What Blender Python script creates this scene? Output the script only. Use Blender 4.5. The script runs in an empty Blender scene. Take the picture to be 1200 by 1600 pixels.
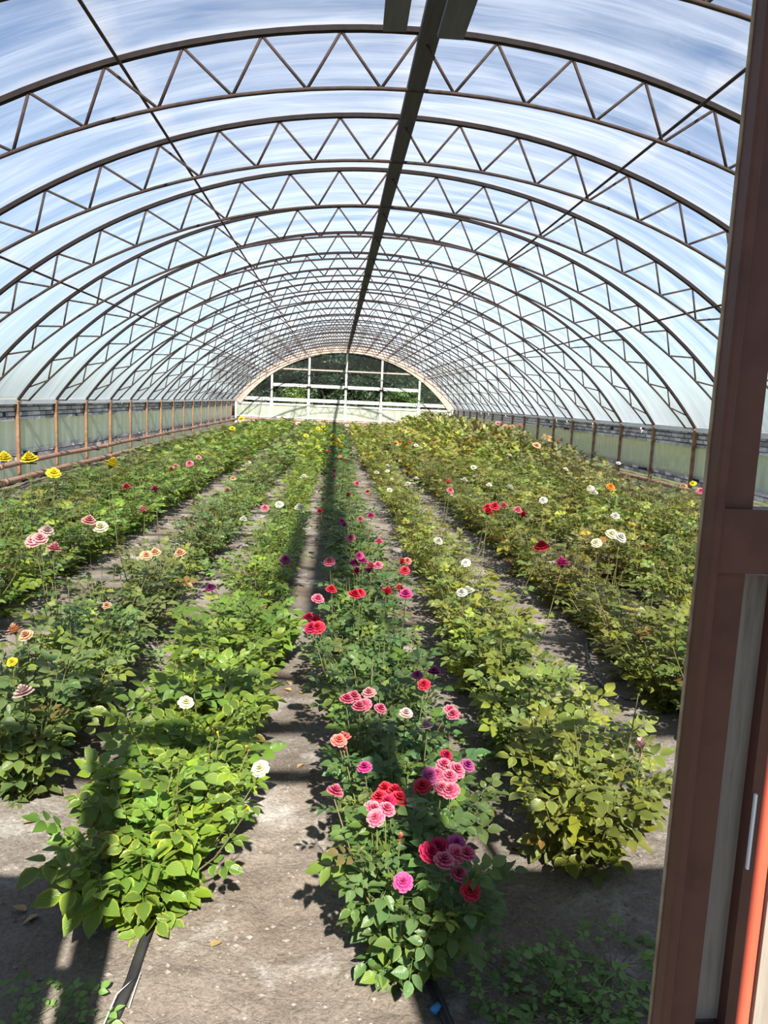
import bpy, math, random
import numpy as np
from mathutils import Matrix, Vector

# ------------------------------------------------------------------ camera, sky, sun, exposure
scene = bpy.context.scene
COL = scene.collection
EYE = 1.65
FPX, PITCH, YAW, ROLL = 1200.0, .1433, .0684, .0433
cam = bpy.data.cameras.new('camera'); cam.sensor_fit = 'VERTICAL'; cam.sensor_height = 32; cam.lens = 32 * FPX / 1600
cam.clip_start = .05; cam.clip_end = 500
camo = bpy.data.objects.new('camera', cam); COL.objects.link(camo)
_r = Vector((math.cos(YAW), -math.sin(YAW), 0)); _u = Vector((math.sin(PITCH)*math.sin(YAW), math.sin(PITCH)*math.cos(YAW), math.cos(PITCH)))
_cr = _r*math.cos(ROLL) + _u*math.sin(ROLL); _cu = -_r*math.sin(ROLL) + _u*math.cos(ROLL); _cb = _cr.cross(_cu)
camo.matrix_world = Matrix(((_cr.x, _cu.x, _cb.x, 0), (_cr.y, _cu.y, _cb.y, 0), (_cr.z, _cu.z, _cb.z, EYE), (0, 0, 0, 1)))
scene.camera = camo
SUN = Vector((.161, -1.072, 1)).normalized()
sl = bpy.data.lights.new('sun', 'SUN'); sl.energy = 13.0; sl.angle = .016; sl.color = (1, .95, .86)
so = bpy.data.objects.new('sun', sl); COL.objects.link(so); so.rotation_euler = SUN.to_track_quat('Z', 'Y').to_euler(); so.location = (3, -12, 12)
scene.view_settings.view_transform = 'Standard'; scene.view_settings.look = 'None'
scene.view_settings.exposure = 0; scene.view_settings.gamma = 1; scene.view_settings.use_curve_mapping = False
scene.render.film_transparent = False
scene.cycles.transparent_max_bounces = 12; scene.cycles.max_bounces = 6; scene.cycles.diffuse_bounces = 3
scene.cycles.glossy_bounces = 2; scene.cycles.transmission_bounces = 4
scene.cycles.sample_clamp_indirect = 4
w = bpy.data.worlds.new('world'); scene.world = w; w.use_nodes = True; nt = w.node_tree; nt.nodes.clear()
def N(nt, t, **kw):
    n = nt.nodes.new(t)
    for k, v in kw.items():
        if k in n.inputs and not hasattr(n, k): n.inputs[k].default_value = v
        else: setattr(n, k, v)
    return n
sky = N(nt, 'ShaderNodeTexSky', sky_type='NISHITA'); sky.sun_disc = False; sky.sun_elevation = math.radians(42.5); sky.sun_rotation = math.pi - .15
sky.air_density = 1.0; sky.dust_density = .6; sky.ozone_density = 1.5
geo = N(nt, 'ShaderNodeTexCoord'); mp = N(nt, 'ShaderNodeMapping'); mp.inputs['Scale'].default_value = (1.6, 1.6, 3.6)
nz = N(nt, 'ShaderNodeTexNoise'); nz.inputs['Scale'].default_value = 1.5; nz.inputs['Detail'].default_value = 6; nz.inputs['Roughness'].default_value = .55
cr = N(nt, 'ShaderNodeValToRGB'); cr.color_ramp.elements[0].position = .50; cr.color_ramp.elements[1].position = .78
cr.color_ramp.elements[1].color = (.55, .55, .55, 1)
sc_ = N(nt, 'ShaderNodeMix', data_type='RGBA', blend_type='MULTIPLY'); sc_.inputs['Factor'].default_value = 1; sc_.inputs[7].default_value = (.088, .112, .136, 1)
mx = N(nt, 'ShaderNodeMix', data_type='RGBA'); mx.inputs[7].default_value = (.74, .83, .96, 1)
bg = N(nt, 'ShaderNodeBackground'); bg.inputs['Strength'].default_value = .95
ow = N(nt, 'ShaderNodeOutputWorld'); L = nt.links.new
L(geo.outputs['Generated'], mp.inputs[0]); L(mp.outputs[0], nz.inputs['Vector']); L(nz.outputs['Fac'], cr.inputs[0])
L(sky.outputs[0], sc_.inputs[6]); L(sc_.outputs[2], mx.inputs[6]); L(cr.outputs[0], mx.inputs[0]); L(mx.outputs[2], bg.inputs[0]); L(bg.outputs[0], ow.inputs[0])

# ------------------------------------------------------------------ dimensions read from the photograph
XL, XR = -5.352, 6.443; XC = (XL+XR)/2; HALF = (XR-XL)/2
ZE, ZR = 1.405, 4.448; BAY = 1.7931; Y0 = 13.419; YF = .867; YB = 41.84
RR = (HALF**2 + (ZR-ZE)**2) / (2*(ZR-ZE)); ZC = ZR - RR; TH = math.asin(HALF/RR)
ROWX = {-5: -4.0, -4: -3.2, -3: -2.4, -2: -1.30, -1: -.53, 0: .25, 1: .98, 2: 1.95, 3: 2.82, 4: 3.68, 5: 4.53, 6: 5.38}
def arch_z(x, off=0.0):
    return ZC + math.sqrt(max(0, (RR+off)**2 - (x-XC)**2))
def ray(px, py):
    a, b = px-600, py-800; c, s = math.cos(ROLL), math.sin(ROLL); a, b = a*c+b*s, -a*s+b*c
    x, u = a/FPX, -b/FPX; y = math.cos(PITCH) + u*math.sin(PITCH); z = -math.sin(PITCH) + u*math.cos(PITCH)
    return Vector((x*math.cos(YAW)+y*math.sin(YAW), -x*math.sin(YAW)+y*math.cos(YAW), z))
def on_height(px, py, z=0.0):
    r = ray(px, py); t = (z-EYE)/r.z; return Vector((r.x*t, r.y*t, z))
def pix(X, Y, Z):
    Z -= EYE; x = X*math.cos(YAW)-Y*math.sin(YAW); y = X*math.sin(YAW)+Y*math.cos(YAW)
    d = y*math.cos(PITCH)-Z*math.sin(PITCH); u = y*math.sin(PITCH)+Z*math.cos(PITCH)
    if d < .05: return -9999, -9999, d
    a, b = FPX*x/d, -FPX*u/d; c, s = math.cos(ROLL), math.sin(ROLL)
    return 600+a*c-b*s, 800+a*s+b*c, d

# ------------------------------------------------------------------ helpers
R = random.Random(11); NR = np.random.default_rng(5)
def vnoise(x, y, seed=0):
    x = np.asarray(x, float); y = np.asarray(y, float); xi = np.floor(x).astype(np.int64); yi = np.floor(y).astype(np.int64)
    fx = x-xi; fy = y-yi; fx = fx*fx*(3-2*fx); fy = fy*fy*(3-2*fy)
    def h(a, b):
        n = (a*374761393 + b*668265263 + seed*1442695041) & 0xFFFFFFFF
        n = ((n ^ (n >> 13)) * 1274126177) & 0xFFFFFFFF
        return ((n ^ (n >> 16)) & 0xFFFFFF) / float(0xFFFFFF)
    return (h(xi, yi)*(1-fx)+h(xi+1, yi)*fx)*(1-fy) + (h(xi, yi+1)*(1-fx)+h(xi+1, yi+1)*fx)*fy
def mesh_np(name, V, F, mat=None, uv=None, tint=None, smooth=True):
    V = np.asarray(V, np.float32); F = np.asarray(F, np.int32); k = F.shape[1]
    me = bpy.data.meshes.new(name); me.vertices.add(len(V)); me.vertices.foreach_set('co', V.ravel())
    me.loops.add(F.size); me.loops.foreach_set('vertex_index', F.ravel()); me.polygons.add(len(F))
    me.polygons.foreach_set('loop_start', np.arange(0, F.size, k, dtype=np.int32))
    me.polygons.foreach_set('loop_total', np.full(len(F), k, np.int32))
    me.polygons.foreach_set('use_smooth', np.full(len(F), smooth))
    if uv is not None:
        l = me.uv_layers.new(name='UVMap'); l.data.foreach_set('uv', np.asarray(uv, np.float32)[F.ravel()].ravel())
    if tint is not None:
        a = me.color_attributes.new('tint', 'FLOAT_COLOR', 'POINT'); c = np.ones((len(V), 4), np.float32); c[:, :3] = tint
        a.data.foreach_set('color', c.ravel())
    me.update(calc_edges=True)
    if mat: me.materials.append(mat)
    return me
class MB:
    def __init__(s): s.V = []; s.F = []
    def add(s, V, F):
        o = len(s.V); s.V += [tuple(v) for v in V]; s.F += [tuple(i+o for i in f) for f in F]; return s
    def box(s, a, b):
        (x0, y0, z0), (x1, y1, z1) = a, b
        return s.add([(x0,y0,z0),(x1,y0,z0),(x1,y1,z0),(x0,y1,z0),(x0,y0,z1),(x1,y0,z1),(x1,y1,z1),(x0,y1,z1)],
                     [(0,3,2,1),(4,5,6,7),(0,1,5,4),(1,2,6,5),(2,3,7,6),(3,0,4,7)])
    def tube(s, pts, rad, n=6, cap=True):
        pts = [Vector(p) for p in pts]; m = len(pts)
        if not isinstance(rad, (list, tuple)): rad = [rad]*m
        V = []; F = []; ref = None
        for i, p in enumerate(pts):
            t = (pts[min(i+1, m-1)] - pts[max(i-1, 0)]).normalized()
            if ref is None: ref = Vector((1, 0, 0)) if abs(t.x) < .8 else Vector((0, 1, 0))
            a = (ref - t*ref.dot(t)).normalized(); b = t.cross(a); ref = a
            for j in range(n):
                q = 2*math.pi*j/n; V.append(p + (a*math.cos(q)+b*math.sin(q))*rad[i])
        for i in range(m-1):
            for j in range(n): F.append((i*n+j, i*n+(j+1) % n, (i+1)*n+(j+1) % n, (i+1)*n+j))
        if cap: F.append(tuple(range(n-1, -1, -1))); F.append(tuple((m-1)*n+j for j in range(n)))
        return s.add(V, F)
    def strip(s, ring_a, ring_b):  # two matching loops of equal profile: a swept profile along a list of rings
        return s
    def sweep(s, rings):  # rings: list of equal-length closed point loops
        n = len(rings[0]); V = [p for r in rings for p in r]; F = []
        for i in range(len(rings)-1):
            for j in range(n): F.append((i*n+j, i*n+(j+1) % n, (i+1)*n+(j+1) % n, (i+1)*n+j))
        F.append(tuple(range(n-1, -1, -1))); F.append(tuple((len(rings)-1)*n+j for j in range(n)))
        return s.add(V, F)
    def mesh(s, name, mat, smooth=False):
        me = bpy.data.meshes.new(name); me.from_pydata(s.V, [], s.F); me.update()
        if smooth: me.polygons.foreach_set('use_smooth', [True]*len(me.polygons))
        me.materials.append(mat); return me
def obj(name, me, parent=None, loc=None):
    o = bpy.data.objects.new(name, me); COL.objects.link(o)
    if parent: o.parent = parent
    if loc is not None: o.location = loc
    return o
def tag(o, label=None, cat=None, group=None, kind=None):
    if label: o['label'] = label
    if cat: o['category'] = cat
    if group: o['group'] = group
    if kind: o['kind'] = kind
    return o
def empty(name, loc=(0, 0, 0)):
    o = bpy.data.objects.new(name, None); COL.objects.link(o); o.location = loc; o.empty_display_size = .1; return o
ORD = ['first','second','third','fourth','fifth','sixth','seventh','eighth','ninth','tenth','eleventh','twelfth','thirteenth','fourteenth','fifteenth','sixteenth','seventeenth','eighteenth','nineteenth','twentieth']
def ordw(i):
    if i < 20: return ORD[i]
    t = ['twenty', 'thirty', 'forty', 'fifty', 'sixty'][(i+1)//10-2]; u = (i+1) % 10
    return {'twenty': 'twentieth', 'thirty': 'thirtieth', 'forty': 'fortieth', 'fifty': 'fiftieth', 'sixty': 'sixtieth'}[t] if u == 0 else t+'-'+ORD[u-1]

# ------------------------------------------------------------------ materials
def new_mat(name):
    m = bpy.data.materials.new(name); m.use_nodes = True; nt = m.node_tree; nt.nodes.clear()
    return m, nt, N(nt, 'ShaderNodeOutputMaterial')
def noise_col(nt, cols, scale, coord='Object', mscale=(1, 1, 1), detail=5, pos=None, rough=.6):
    tc = N(nt, 'ShaderNodeTexCoord'); mp = N(nt, 'ShaderNodeMapping'); mp.inputs['Scale'].default_value = mscale
    nz = N(nt, 'ShaderNodeTexNoise'); nz.inputs['Scale'].default_value = scale; nz.inputs['Detail'].default_value = detail; nz.inputs['Roughness'].default_value = rough
    cr = N(nt, 'ShaderNodeValToRGB'); e = cr.color_ramp.elements
    pos = pos or [.3+.4*i/(len(cols)-1) for i in range(len(cols))]
    e[0].position = pos[0]; e[0].color = (*cols[0], 1); e[1].position = pos[-1]; e[1].color = (*cols[-1], 1)
    for p, c in zip(pos[1:-1], cols[1:-1]): x = e.new(p); x.color = (*c, 1)
    nt.links.new(tc.outputs[coord], mp.inputs[0]); nt.links.new(mp.outputs[0], nz.inputs['Vector']); nt.links.new(nz.outputs['Fac'], cr.inputs[0])
    return cr.outputs[0], nz.outputs['Fac'], mp.outputs[0]
def solid(name, cols, scale=6, rough=.7, mscale=(1, 1, 1), bump=.0, spec=.3, metal=0, coord='Object', pos=None, world=False):
    m, nt, out = new_mat(name); b = N(nt, 'ShaderNodeBsdfPrincipled')
    c, f, v = noise_col(nt, cols, scale, coord, mscale, pos=pos); nt.links.new(c, b.inputs['Base Color'])
    b.inputs['Roughness'].default_value = rough; b.inputs['Specular IOR Level'].default_value = spec; b.inputs['Metallic'].default_value = metal
    if bump:
        bp = N(nt, 'ShaderNodeBump'); bp.inputs['Strength'].default_value = bump; bp.inputs['Distance'].default_value = .01
        nt.links.new(f, bp.inputs['Height']); nt.links.new(bp.outputs[0], b.inputs['Normal'])
    nt.links.new(b.outputs[0], out.inputs[0]); return m
M = {}
M['steel'] = solid('rusty_dark_steel', [(.014, .012, .013), (.026, .019, .018), (.016, .014, .016)], 9, .8, bump=.2, spec=.15)
M['steel_web'] = solid('rusty_brown_rod', [(.026, .021, .021), (.060, .040, .033), (.032, .026, .026)], 9, .8, spec=.15)
M['post'] = solid('rusty_post_steel', [(.09, .05, .035), (.34, .19, .10), (.16, .08, .05)], 3, .75, (1, 1, .9), bump=.3)
M['pipe'] = solid('rusty_pipe', [(.20, .105, .07), (.33, .20, .14), (.22, .12, .085)], 5, .75, bump=.2)
M['ridge'] = solid('grey_stained_plank', [(.050, .048, .062), (.075, .072, .090)], 4, .8, (8, .6, 8))
M['board_dark'] = solid('dark_grey_board', [(.095, .100, .135), (.13, .135, .17)], 4, .8, (8, .6, 8))
M['white_wood'] = solid('peeling_white_wood', [(.36, .33, .29), (.70, .68, .62), (.78, .76, .70)], 5, .7, (1, 1, .6), bump=.2)
M['pink_wood'] = solid('weathered_pinkish_wood', [(.30, .22, .18), (.46, .37, .31), (.38, .29, .24)], 6, .8)
M['brick'] = solid('grey_stone_block', [(.34, .32, .32), (.74, .71, .69), (.54, .51, .50)], 7, .9, bump=.6)
_m = M['brick']; _nt = _m.node_tree; _b = [n for n in _nt.nodes if n.type == 'BSDF_PRINCIPLED'][0]; _c = _b.inputs['Base Color'].links[0].from_socket
_oi = N(_nt, 'ShaderNodeObjectInfo'); _mr = N(_nt, 'ShaderNodeMapRange'); _mr.inputs[3].default_value = .45; _mr.inputs[4].default_value = 1.25; _mm = N(_nt, 'ShaderNodeMix', data_type='RGBA', blend_type='MULTIPLY'); _mm.inputs[0].default_value = 1
_nt.links.new(_oi.outputs['Random'], _mr.inputs[0]); _nt.links.new(_c, _mm.inputs[6]); _nt.links.new(_mr.outputs[0], _mm.inputs[7]); _nt.links.new(_mm.outputs[2], _b.inputs['Base Color'])
M['mortar'] = solid('dark_joint', [(.03, .028, .03), (.08, .075, .075)], 9, .95)
M['jamb'] = solid('brown_painted_steel', [(.075, .032, .024), (.120, .052, .036), (.092, .040, .029)], 7, .5, bump=.25, spec=.25)
M['jamb_edge'] = solid('mottled_yellow_edge', [(.20, .12, .06), (.46, .38, .26)], 22, .7)
M['old_wood'] = solid('weathered_grey_wood', [(.14, .12, .095), (.28, .245, .20), (.20, .17, .14)], 5, .85, (9, 9, .7), bump=.5)
M['red_paint'] = solid('red_orange_paint', [(.50, .085, .045), (.62, .12, .07)], 6, .5, (9, 9, .5))
M['hose'] = solid('grey_hose', [(.10, .10, .10), (.17, .17, .165)], 8, .55)
M['drip'] = solid('black_drip_tape', [(.018, .018, .019), (.05, .05, .05)], 8, .4, bump=.3)
M['stem'] = solid('green_cane', [(.10, .15, .035), (.16, .15, .06), (.13, .09, .045)], 4, .6)
M['bark'] = solid('tree_bark', [(.05, .042, .032), (.11, .095, .075)], 6, .9, (3, 3, .6), bump=.5)
M['white_film'] = solid('white_film_edge', [(.70, .72, .76), (.82, .84, .87)], 4, .5)
M['blue'] = solid('blue_plastic', [(.05, .22, .55), (.06, .28, .62)], 8, .4)

def leaf_material(name, trans=.28, gloss=.34):
    m, nt, out = new_mat(name); Lk = nt.links.new
    oi = N(nt, 'ShaderNodeObjectInfo'); at = N(nt, 'ShaderNodeAttribute', attribute_name='tint')
    mul = N(nt, 'ShaderNodeMix', data_type='RGBA', blend_type='MULTIPLY'); mul.inputs['Factor'].default_value = 1
    Lk(oi.outputs['Color'], mul.inputs[6]); Lk(at.outputs['Color'], mul.inputs[7])
    uv = N(nt, 'ShaderNodeTexCoord'); sp = N(nt, 'ShaderNodeSeparateXYZ'); Lk(uv.outputs['UV'], sp.inputs[0])
    ab = N(nt, 'ShaderNodeMath', operation='SUBTRACT'); ab.inputs[1].default_value = .5; Lk(sp.outputs[0], ab.inputs[0])
    ab2 = N(nt, 'ShaderNodeMath', operation='ABSOLUTE'); Lk(ab.outputs[0], ab2.inputs[0])
    # pale midrib and side veins
    wv = N(nt, 'ShaderNodeMath', operation='MULTIPLY_ADD'); wv.inputs[1].default_value = -1.1; Lk(ab2.outputs[0], wv.inputs[0]); Lk(sp.outputs[1], wv.inputs[2])
    w2 = N(nt, 'ShaderNodeMath', operation='MULTIPLY'); w2.inputs[1].default_value = 42; Lk(wv.outputs[0], w2.inputs[0])
    w3 = N(nt, 'ShaderNodeMath', operation='SINE'); Lk(w2.outputs[0], w3.inputs[0])
    bp = N(nt, 'ShaderNodeBump'); bp.inputs['Strength'].default_value = .35; bp.inputs['Distance'].default_value = .002; Lk(w3.outputs[0], bp.inputs['Height'])
    mr = N(nt, 'ShaderNodeMapRange'); mr.inputs['From Min'].default_value = .33; mr.inputs['From Max'].default_value = .46; Lk(ab2.outputs[0], mr.inputs['Value'])
    mu = N(nt, 'ShaderNodeMath', operation='MULTIPLY'); Lk(mr.outputs[0], mu.inputs[0]); Lk(oi.outputs['Alpha'], mu.inputs[1])
    ed = N(nt, 'ShaderNodeMix', data_type='RGBA'); ed.inputs[7].default_value = (.42, .42, .06, 1); Lk(mu.outputs[0], ed.inputs[0]); Lk(mul.outputs[2], ed.inputs[6])
    b = N(nt, 'ShaderNodeBsdfPrincipled'); b.inputs['Roughness'].default_value = gloss; b.inputs['Specular IOR Level'].default_value = .45
    Lk(ed.outputs[2], b.inputs['Base Color']); Lk(bp.outputs[0], b.inputs['Normal'])
    tr = N(nt, 'ShaderNodeBsdfTranslucent'); hs = N(nt, 'ShaderNodeHueSaturation'); hs.inputs['Hue'].default_value = .485; hs.inputs['Saturation'].default_value = 1.1; hs.inputs['Value'].default_value = 1.6
    Lk(ed.outputs[2], hs.inputs['Color']); Lk(hs.outputs[0], tr.inputs[0])
    ms = N(nt, 'ShaderNodeMixShader'); ms.inputs[0].default_value = trans; Lk(b.outputs[0], ms.inputs[1]); Lk(tr.outputs[0], ms.inputs[2]); Lk(ms.outputs[0], out.inputs[0])
    return m
M['leaf'] = leaf_material('rose_leaf')
def petal_material():
    m, nt, out = new_mat('rose_petal'); Lk = nt.links.new
    oi = N(nt, 'ShaderNodeObjectInfo'); at = N(nt, 'ShaderNodeAttribute', attribute_name='tint')
    mul = N(nt, 'ShaderNodeMix', data_type='RGBA', blend_type='MULTIPLY'); mul.inputs['Factor'].default_value = 1
    Lk(oi.outputs['Color'], mul.inputs[6]); Lk(at.outputs['Color'], mul.inputs[7])
    uv = N(nt, 'ShaderNodeTexCoord'); sp = N(nt, 'ShaderNodeSeparateXYZ'); Lk(uv.outputs['UV'], sp.inputs[0])
    mr = N(nt, 'ShaderNodeMapRange'); mr.inputs['From Min'].default_value = .8; mr.inputs['From Max'].default_value = 1.0; Lk(sp.outputs[1], mr.inputs['Value'])
    mu = N(nt, 'ShaderNodeMath', operation='MULTIPLY'); Lk(mr.outputs[0], mu.inputs[0]); Lk(oi.outputs['Alpha'], mu.inputs[1])
    ed = N(nt, 'ShaderNodeMix', data_type='RGBA'); ed.inputs[7].default_value = (.62, .38, .36, 1); Lk(mu.outputs[0], ed.inputs[0]); Lk(mul.outputs[2], ed.inputs[6])
    b = N(nt, 'ShaderNodeBsdfDiffuse'); Lk(ed.outputs[2], b.inputs[0]); tr = N(nt, 'ShaderNodeBsdfTranslucent'); Lk(ed.outputs[2], tr.inputs[0])
    ms = N(nt, 'ShaderNodeMixShader'); ms.inputs[0].default_value = .3; Lk(b.outputs[0], ms.inputs[1]); Lk(tr.outputs[0], ms.inputs[2]); Lk(ms.outputs[0], out.inputs[0])
    return m
M['petal'] = petal_material()
def clear_sheet(name, tint, haze, haze_col, streak=None):
    """clear or hazy film / glass: a share passes straight through, the rest scatters"""
    m, nt, out = new_mat(name); Lk = nt.links.new
    t = N(nt, 'ShaderNodeBsdfTransparent'); t.inputs[0].default_value = (*tint, 1)
    d = N(nt, 'ShaderNodeBsdfDiffuse'); d.inputs[0].default_value = (*haze_col, 1); tl = N(nt, 'ShaderNodeBsdfTranslucent'); tl.inputs[0].default_value = (*haze_col, 1)
    sc = N(nt, 'ShaderNodeMixShader'); sc.inputs[0].default_value = .55; Lk(d.outputs[0], sc.inputs[1]); Lk(tl.outputs[0], sc.inputs[2])
    ms = N(nt, 'ShaderNodeMixShader'); Lk(t.outputs[0], ms.inputs[1]); Lk(sc.outputs[0], ms.inputs[2])
    c, f, v = noise_col(nt, [(haze*.75,)*3, (haze*1.25,)*3], 3, 'Object', streak or (1, 1, 1), 4); Lk(c, ms.inputs[0])
    g = N(nt, 'ShaderNodeBsdfGlossy'); g.inputs['Roughness'].default_value = .12; lw = N(nt, 'ShaderNodeLayerWeight'); lw.inputs[0].default_value = .12
    m2 = N(nt, 'ShaderNodeMixShader'); mm = N(nt, 'ShaderNodeMath', operation='MULTIPLY'); mm.inputs[1].default_value = .35; Lk(lw.outputs['Fresnel'], mm.inputs[0]); Lk(mm.outputs[0], m2.inputs[0])
    Lk(ms.outputs[0], m2.inputs[1]); Lk(g.outputs[0], m2.inputs[2]); Lk(m2.outputs[0], out.inputs[0]); return m
M['glass'] = clear_sheet('dusty_pane', (.72, .76, .74), .03, (.6, .62, .58))
M['gable_film'] = clear_sheet('clear_gable_film', (.93, .94, .95), .05, (.75, .77, .8))
M['side_film'] = clear_sheet('milky_green_film', (.75, .8, .72), .70, (.80, .83, .70), (1, 1.5, .25))

def roof_film():
    m, nt, out = new_mat('roof_film'); Lk = nt.links.new
    uv = N(nt, 'ShaderNodeTexCoord')
    def stretched(scale, mscale, rot, detail, dist):
        mp = N(nt, 'ShaderNodeMapping'); mp.inputs['Scale'].default_value = mscale; mp.inputs['Rotation'].default_value = (0, 0, rot)
        nz = N(nt, 'ShaderNodeTexNoise'); nz.inputs['Scale'].default_value = scale; nz.inputs['Detail'].default_value = detail; nz.inputs['Distortion'].default_value = dist
        Lk(uv.outputs['UV'], mp.inputs[0]); Lk(mp.outputs[0], nz.inputs['Vector']); return nz.outputs['Fac']
    def rng(v, a, b, c, d):
        r = N(nt, 'ShaderNodeMapRange'); r.inputs[1].default_value = a; r.inputs[2].default_value = b; r.inputs[3].default_value = c; r.inputs[4].default_value = d; Lk(v, r.inputs[0]); return r.outputs[0]
    def mth(op, a, b):
        n = N(nt, 'ShaderNodeMath', operation=op)
        for i, x in enumerate((a, b)):
            if isinstance(x, (int, float)): n.inputs[i].default_value = x
            else: Lk(x, n.inputs[i])
        return n.outputs[0]
    a = stretched(1.0, (.34, 2.3, 1), .14, 3, 1.0)     # long folds pulled across the arch
    b = stretched(1.0, (.7, 6.0, 1), -.22, 2, 1.1)    # finer creases
    ra = rng(mth('ABSOLUTE', mth('SUBTRACT', a, .5), 0), .0, .10, 1, 0)
    rb = rng(mth('ABSOLUTE', mth('SUBTRACT', b, .5), 0), .0, .06, 1, 0)
    c = stretched(.35, (1, 1, 1), 0, 3, 0)
    fold = mth('ADD', mth('MULTIPLY', ra, .09), mth('MULTIPLY', rb, .03))
    haze = mth('ADD', mth('ADD', .055, mth('MULTIPLY', rng(c, .35, .65, 0, 1), .07)), fold)
    sp = N(nt, 'ShaderNodeSeparateXYZ'); Lk(uv.outputs['UV'], sp.inputs[0])
    # dirt where the sheet lies on arches and purlins
    fr = mth('FRACT', mth('ADD', mth('DIVIDE', mth('SUBTRACT', sp.outputs[1], Y0), BAY), 100.5), 0)
    da = mth('MULTIPLY', mth('ABSOLUTE', mth('SUBTRACT', fr, .5), 0), BAY)
    grit = stretched(5, (1, 1, 1), 0, 5, 0)
    st = rng(mth('ADD', da, mth('MULTIPLY', grit, .12)), .06, .17, 1, 0)
    dp = None
    for ang in (0, 18.0, -18.0, 36.0, -36.0):
        d_ = mth('ABSOLUTE', mth('SUBTRACT', sp.outputs[0], math.radians(ang)*RR), 0); dp = d_ if dp is None else mth('MINIMUM', dp, d_)
    sp2 = rng(mth('ADD', dp, mth('MULTIPLY', grit, .25)), .10, .30, 1, 0)
    stain = mth('MULTIPLY', mth('MAXIMUM', st, sp2), .42)
    t = N(nt, 'ShaderNodeBsdfTransparent'); t.inputs[0].default_value = (.95, .96, .97, 1)
    bp = N(nt, 'ShaderNodeBump'); bp.inputs['Strength'].default_value = .6; bp.inputs['Distance'].default_value = .05; Lk(mth('ADD', a, mth('MULTIPLY', b, .4)), bp.inputs['Height'])
    cm = N(nt, 'ShaderNodeMix', data_type='RGBA'); cm.inputs[6].default_value = (.80, .84, .90, 1); cm.inputs[7].default_value = (.50, .42, .31, 1); Lk(stain, cm.inputs[0])
    d = N(nt, 'ShaderNodeBsdfDiffuse'); tl = N(nt, 'ShaderNodeBsdfTranslucent')
    for n in (d, tl): Lk(cm.outputs[2], n.inputs[0]); Lk(bp.outputs[0], n.inputs['Normal'])
    sc = N(nt, 'ShaderNodeMixShader'); sc.inputs[0].default_value = .7; Lk(d.outputs[0], sc.inputs[1]); Lk(tl.outputs[0], sc.inputs[2])
    lw = N(nt, 'ShaderNodeLayerWeight'); lw.inputs[0].default_value = .5
    graze = rng(lw.outputs['Facing'], .45, .95, 0, .38)   # thicker path through the sheet when looked along
    fac = mth('MINIMUM', mth('ADD', mth('ADD', haze, mth('MULTIPLY', stain, .5)), graze), .92)
    ms = N(nt, 'ShaderNodeMixShader'); Lk(fac, ms.inputs[0]); Lk(t.outputs[0], ms.inputs[1]); Lk(sc.outputs[0], ms.inputs[2]); Lk(ms.outputs[0], out.inputs[0])
    return m
M['film'] = roof_film()

def soil():
    m, nt, out = new_mat('dry_soil'); Lk = nt.links.new
    tc = N(nt, 'ShaderNodeTexCoord')
    def nz(scale, detail=6, rough=.6):
        n = N(nt, 'ShaderNodeTexNoise'); n.inputs['Scale'].default_value = scale; n.inputs['Detail'].default_value = detail; n.inputs['Roughness'].default_value = rough; Lk(tc.outputs['Object'], n.inputs['Vector']); return n.outputs['Fac']
    def ramp(v, pts):
        c = N(nt, 'ShaderNodeValToRGB'); e = c.color_ramp.elements; e[0].position, e[0].color = pts[0][0], (*pts[0][1], 1); e[1].position, e[1].color = pts[-1][0], (*pts[-1][1], 1)
        for p, k in pts[1:-1]: x = e.new(p); x.color = (*k, 1)
        Lk(v, c.inputs[0]); return c.outputs[0]
    base = ramp(nz(1.3), [(.32, (.165, .130, .102)), (.5, (.225, .190, .157)), (.66, (.275, .240, .205))])
    crust = ramp(nz(2.3, 8, .7), [(.53, (0, 0, 0)), (.66, (1, 1, 1))])
    mx = N(nt, 'ShaderNodeMix', data_type='RGBA'); mx.inputs[7].default_value = (.42, .39, .355, 1); Lk(crust, mx.inputs[0]); Lk(base, mx.inputs[6])
    gr = ramp(nz(70, 6, .75), [(.3, (.55, .55, .55)), (.5, (1, 1, 1)), (.72, (1.35, 1.33, 1.3))])
    m2 = N(nt, 'ShaderNodeMix', data_type='RGBA', blend_type='MULTIPLY'); m2.inputs[0].default_value = 1; Lk(mx.outputs[2], m2.inputs[6]); Lk(gr, m2.inputs[7])
    b = N(nt, 'ShaderNodeBsdfDiffuse'); Lk(m2.outputs[2], b.inputs[0])
    bp = N(nt, 'ShaderNodeBump'); bp.inputs['Strength'].default_value = .9; bp.inputs['Distance'].default_value = .012; Lk(nz(48, 6, .7), bp.inputs['Height'])
    vo = N(nt, 'ShaderNodeTexVoronoi', feature='DISTANCE_TO_EDGE'); vo.inputs['Scale'].default_value = 7; Lk(tc.outputs['Object'], vo.inputs['Vector'])
    cr = ramp(vo.outputs['Distance'], [(0, (0, 0, 0)), (.018, (1, 1, 1))]); b2 = N(nt, 'ShaderNodeBump'); b2.inputs['Strength'].default_value = .25; b2.inputs['Distance'].default_value = .01
    Lk(cr, b2.inputs['Height']); Lk(b2.outputs[0], bp.inputs['Normal']); Lk(bp.outputs[0], b.inputs['Normal']); Lk(b.outputs[0], out.inputs[0]); return m
M['soil'] = soil()

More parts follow.
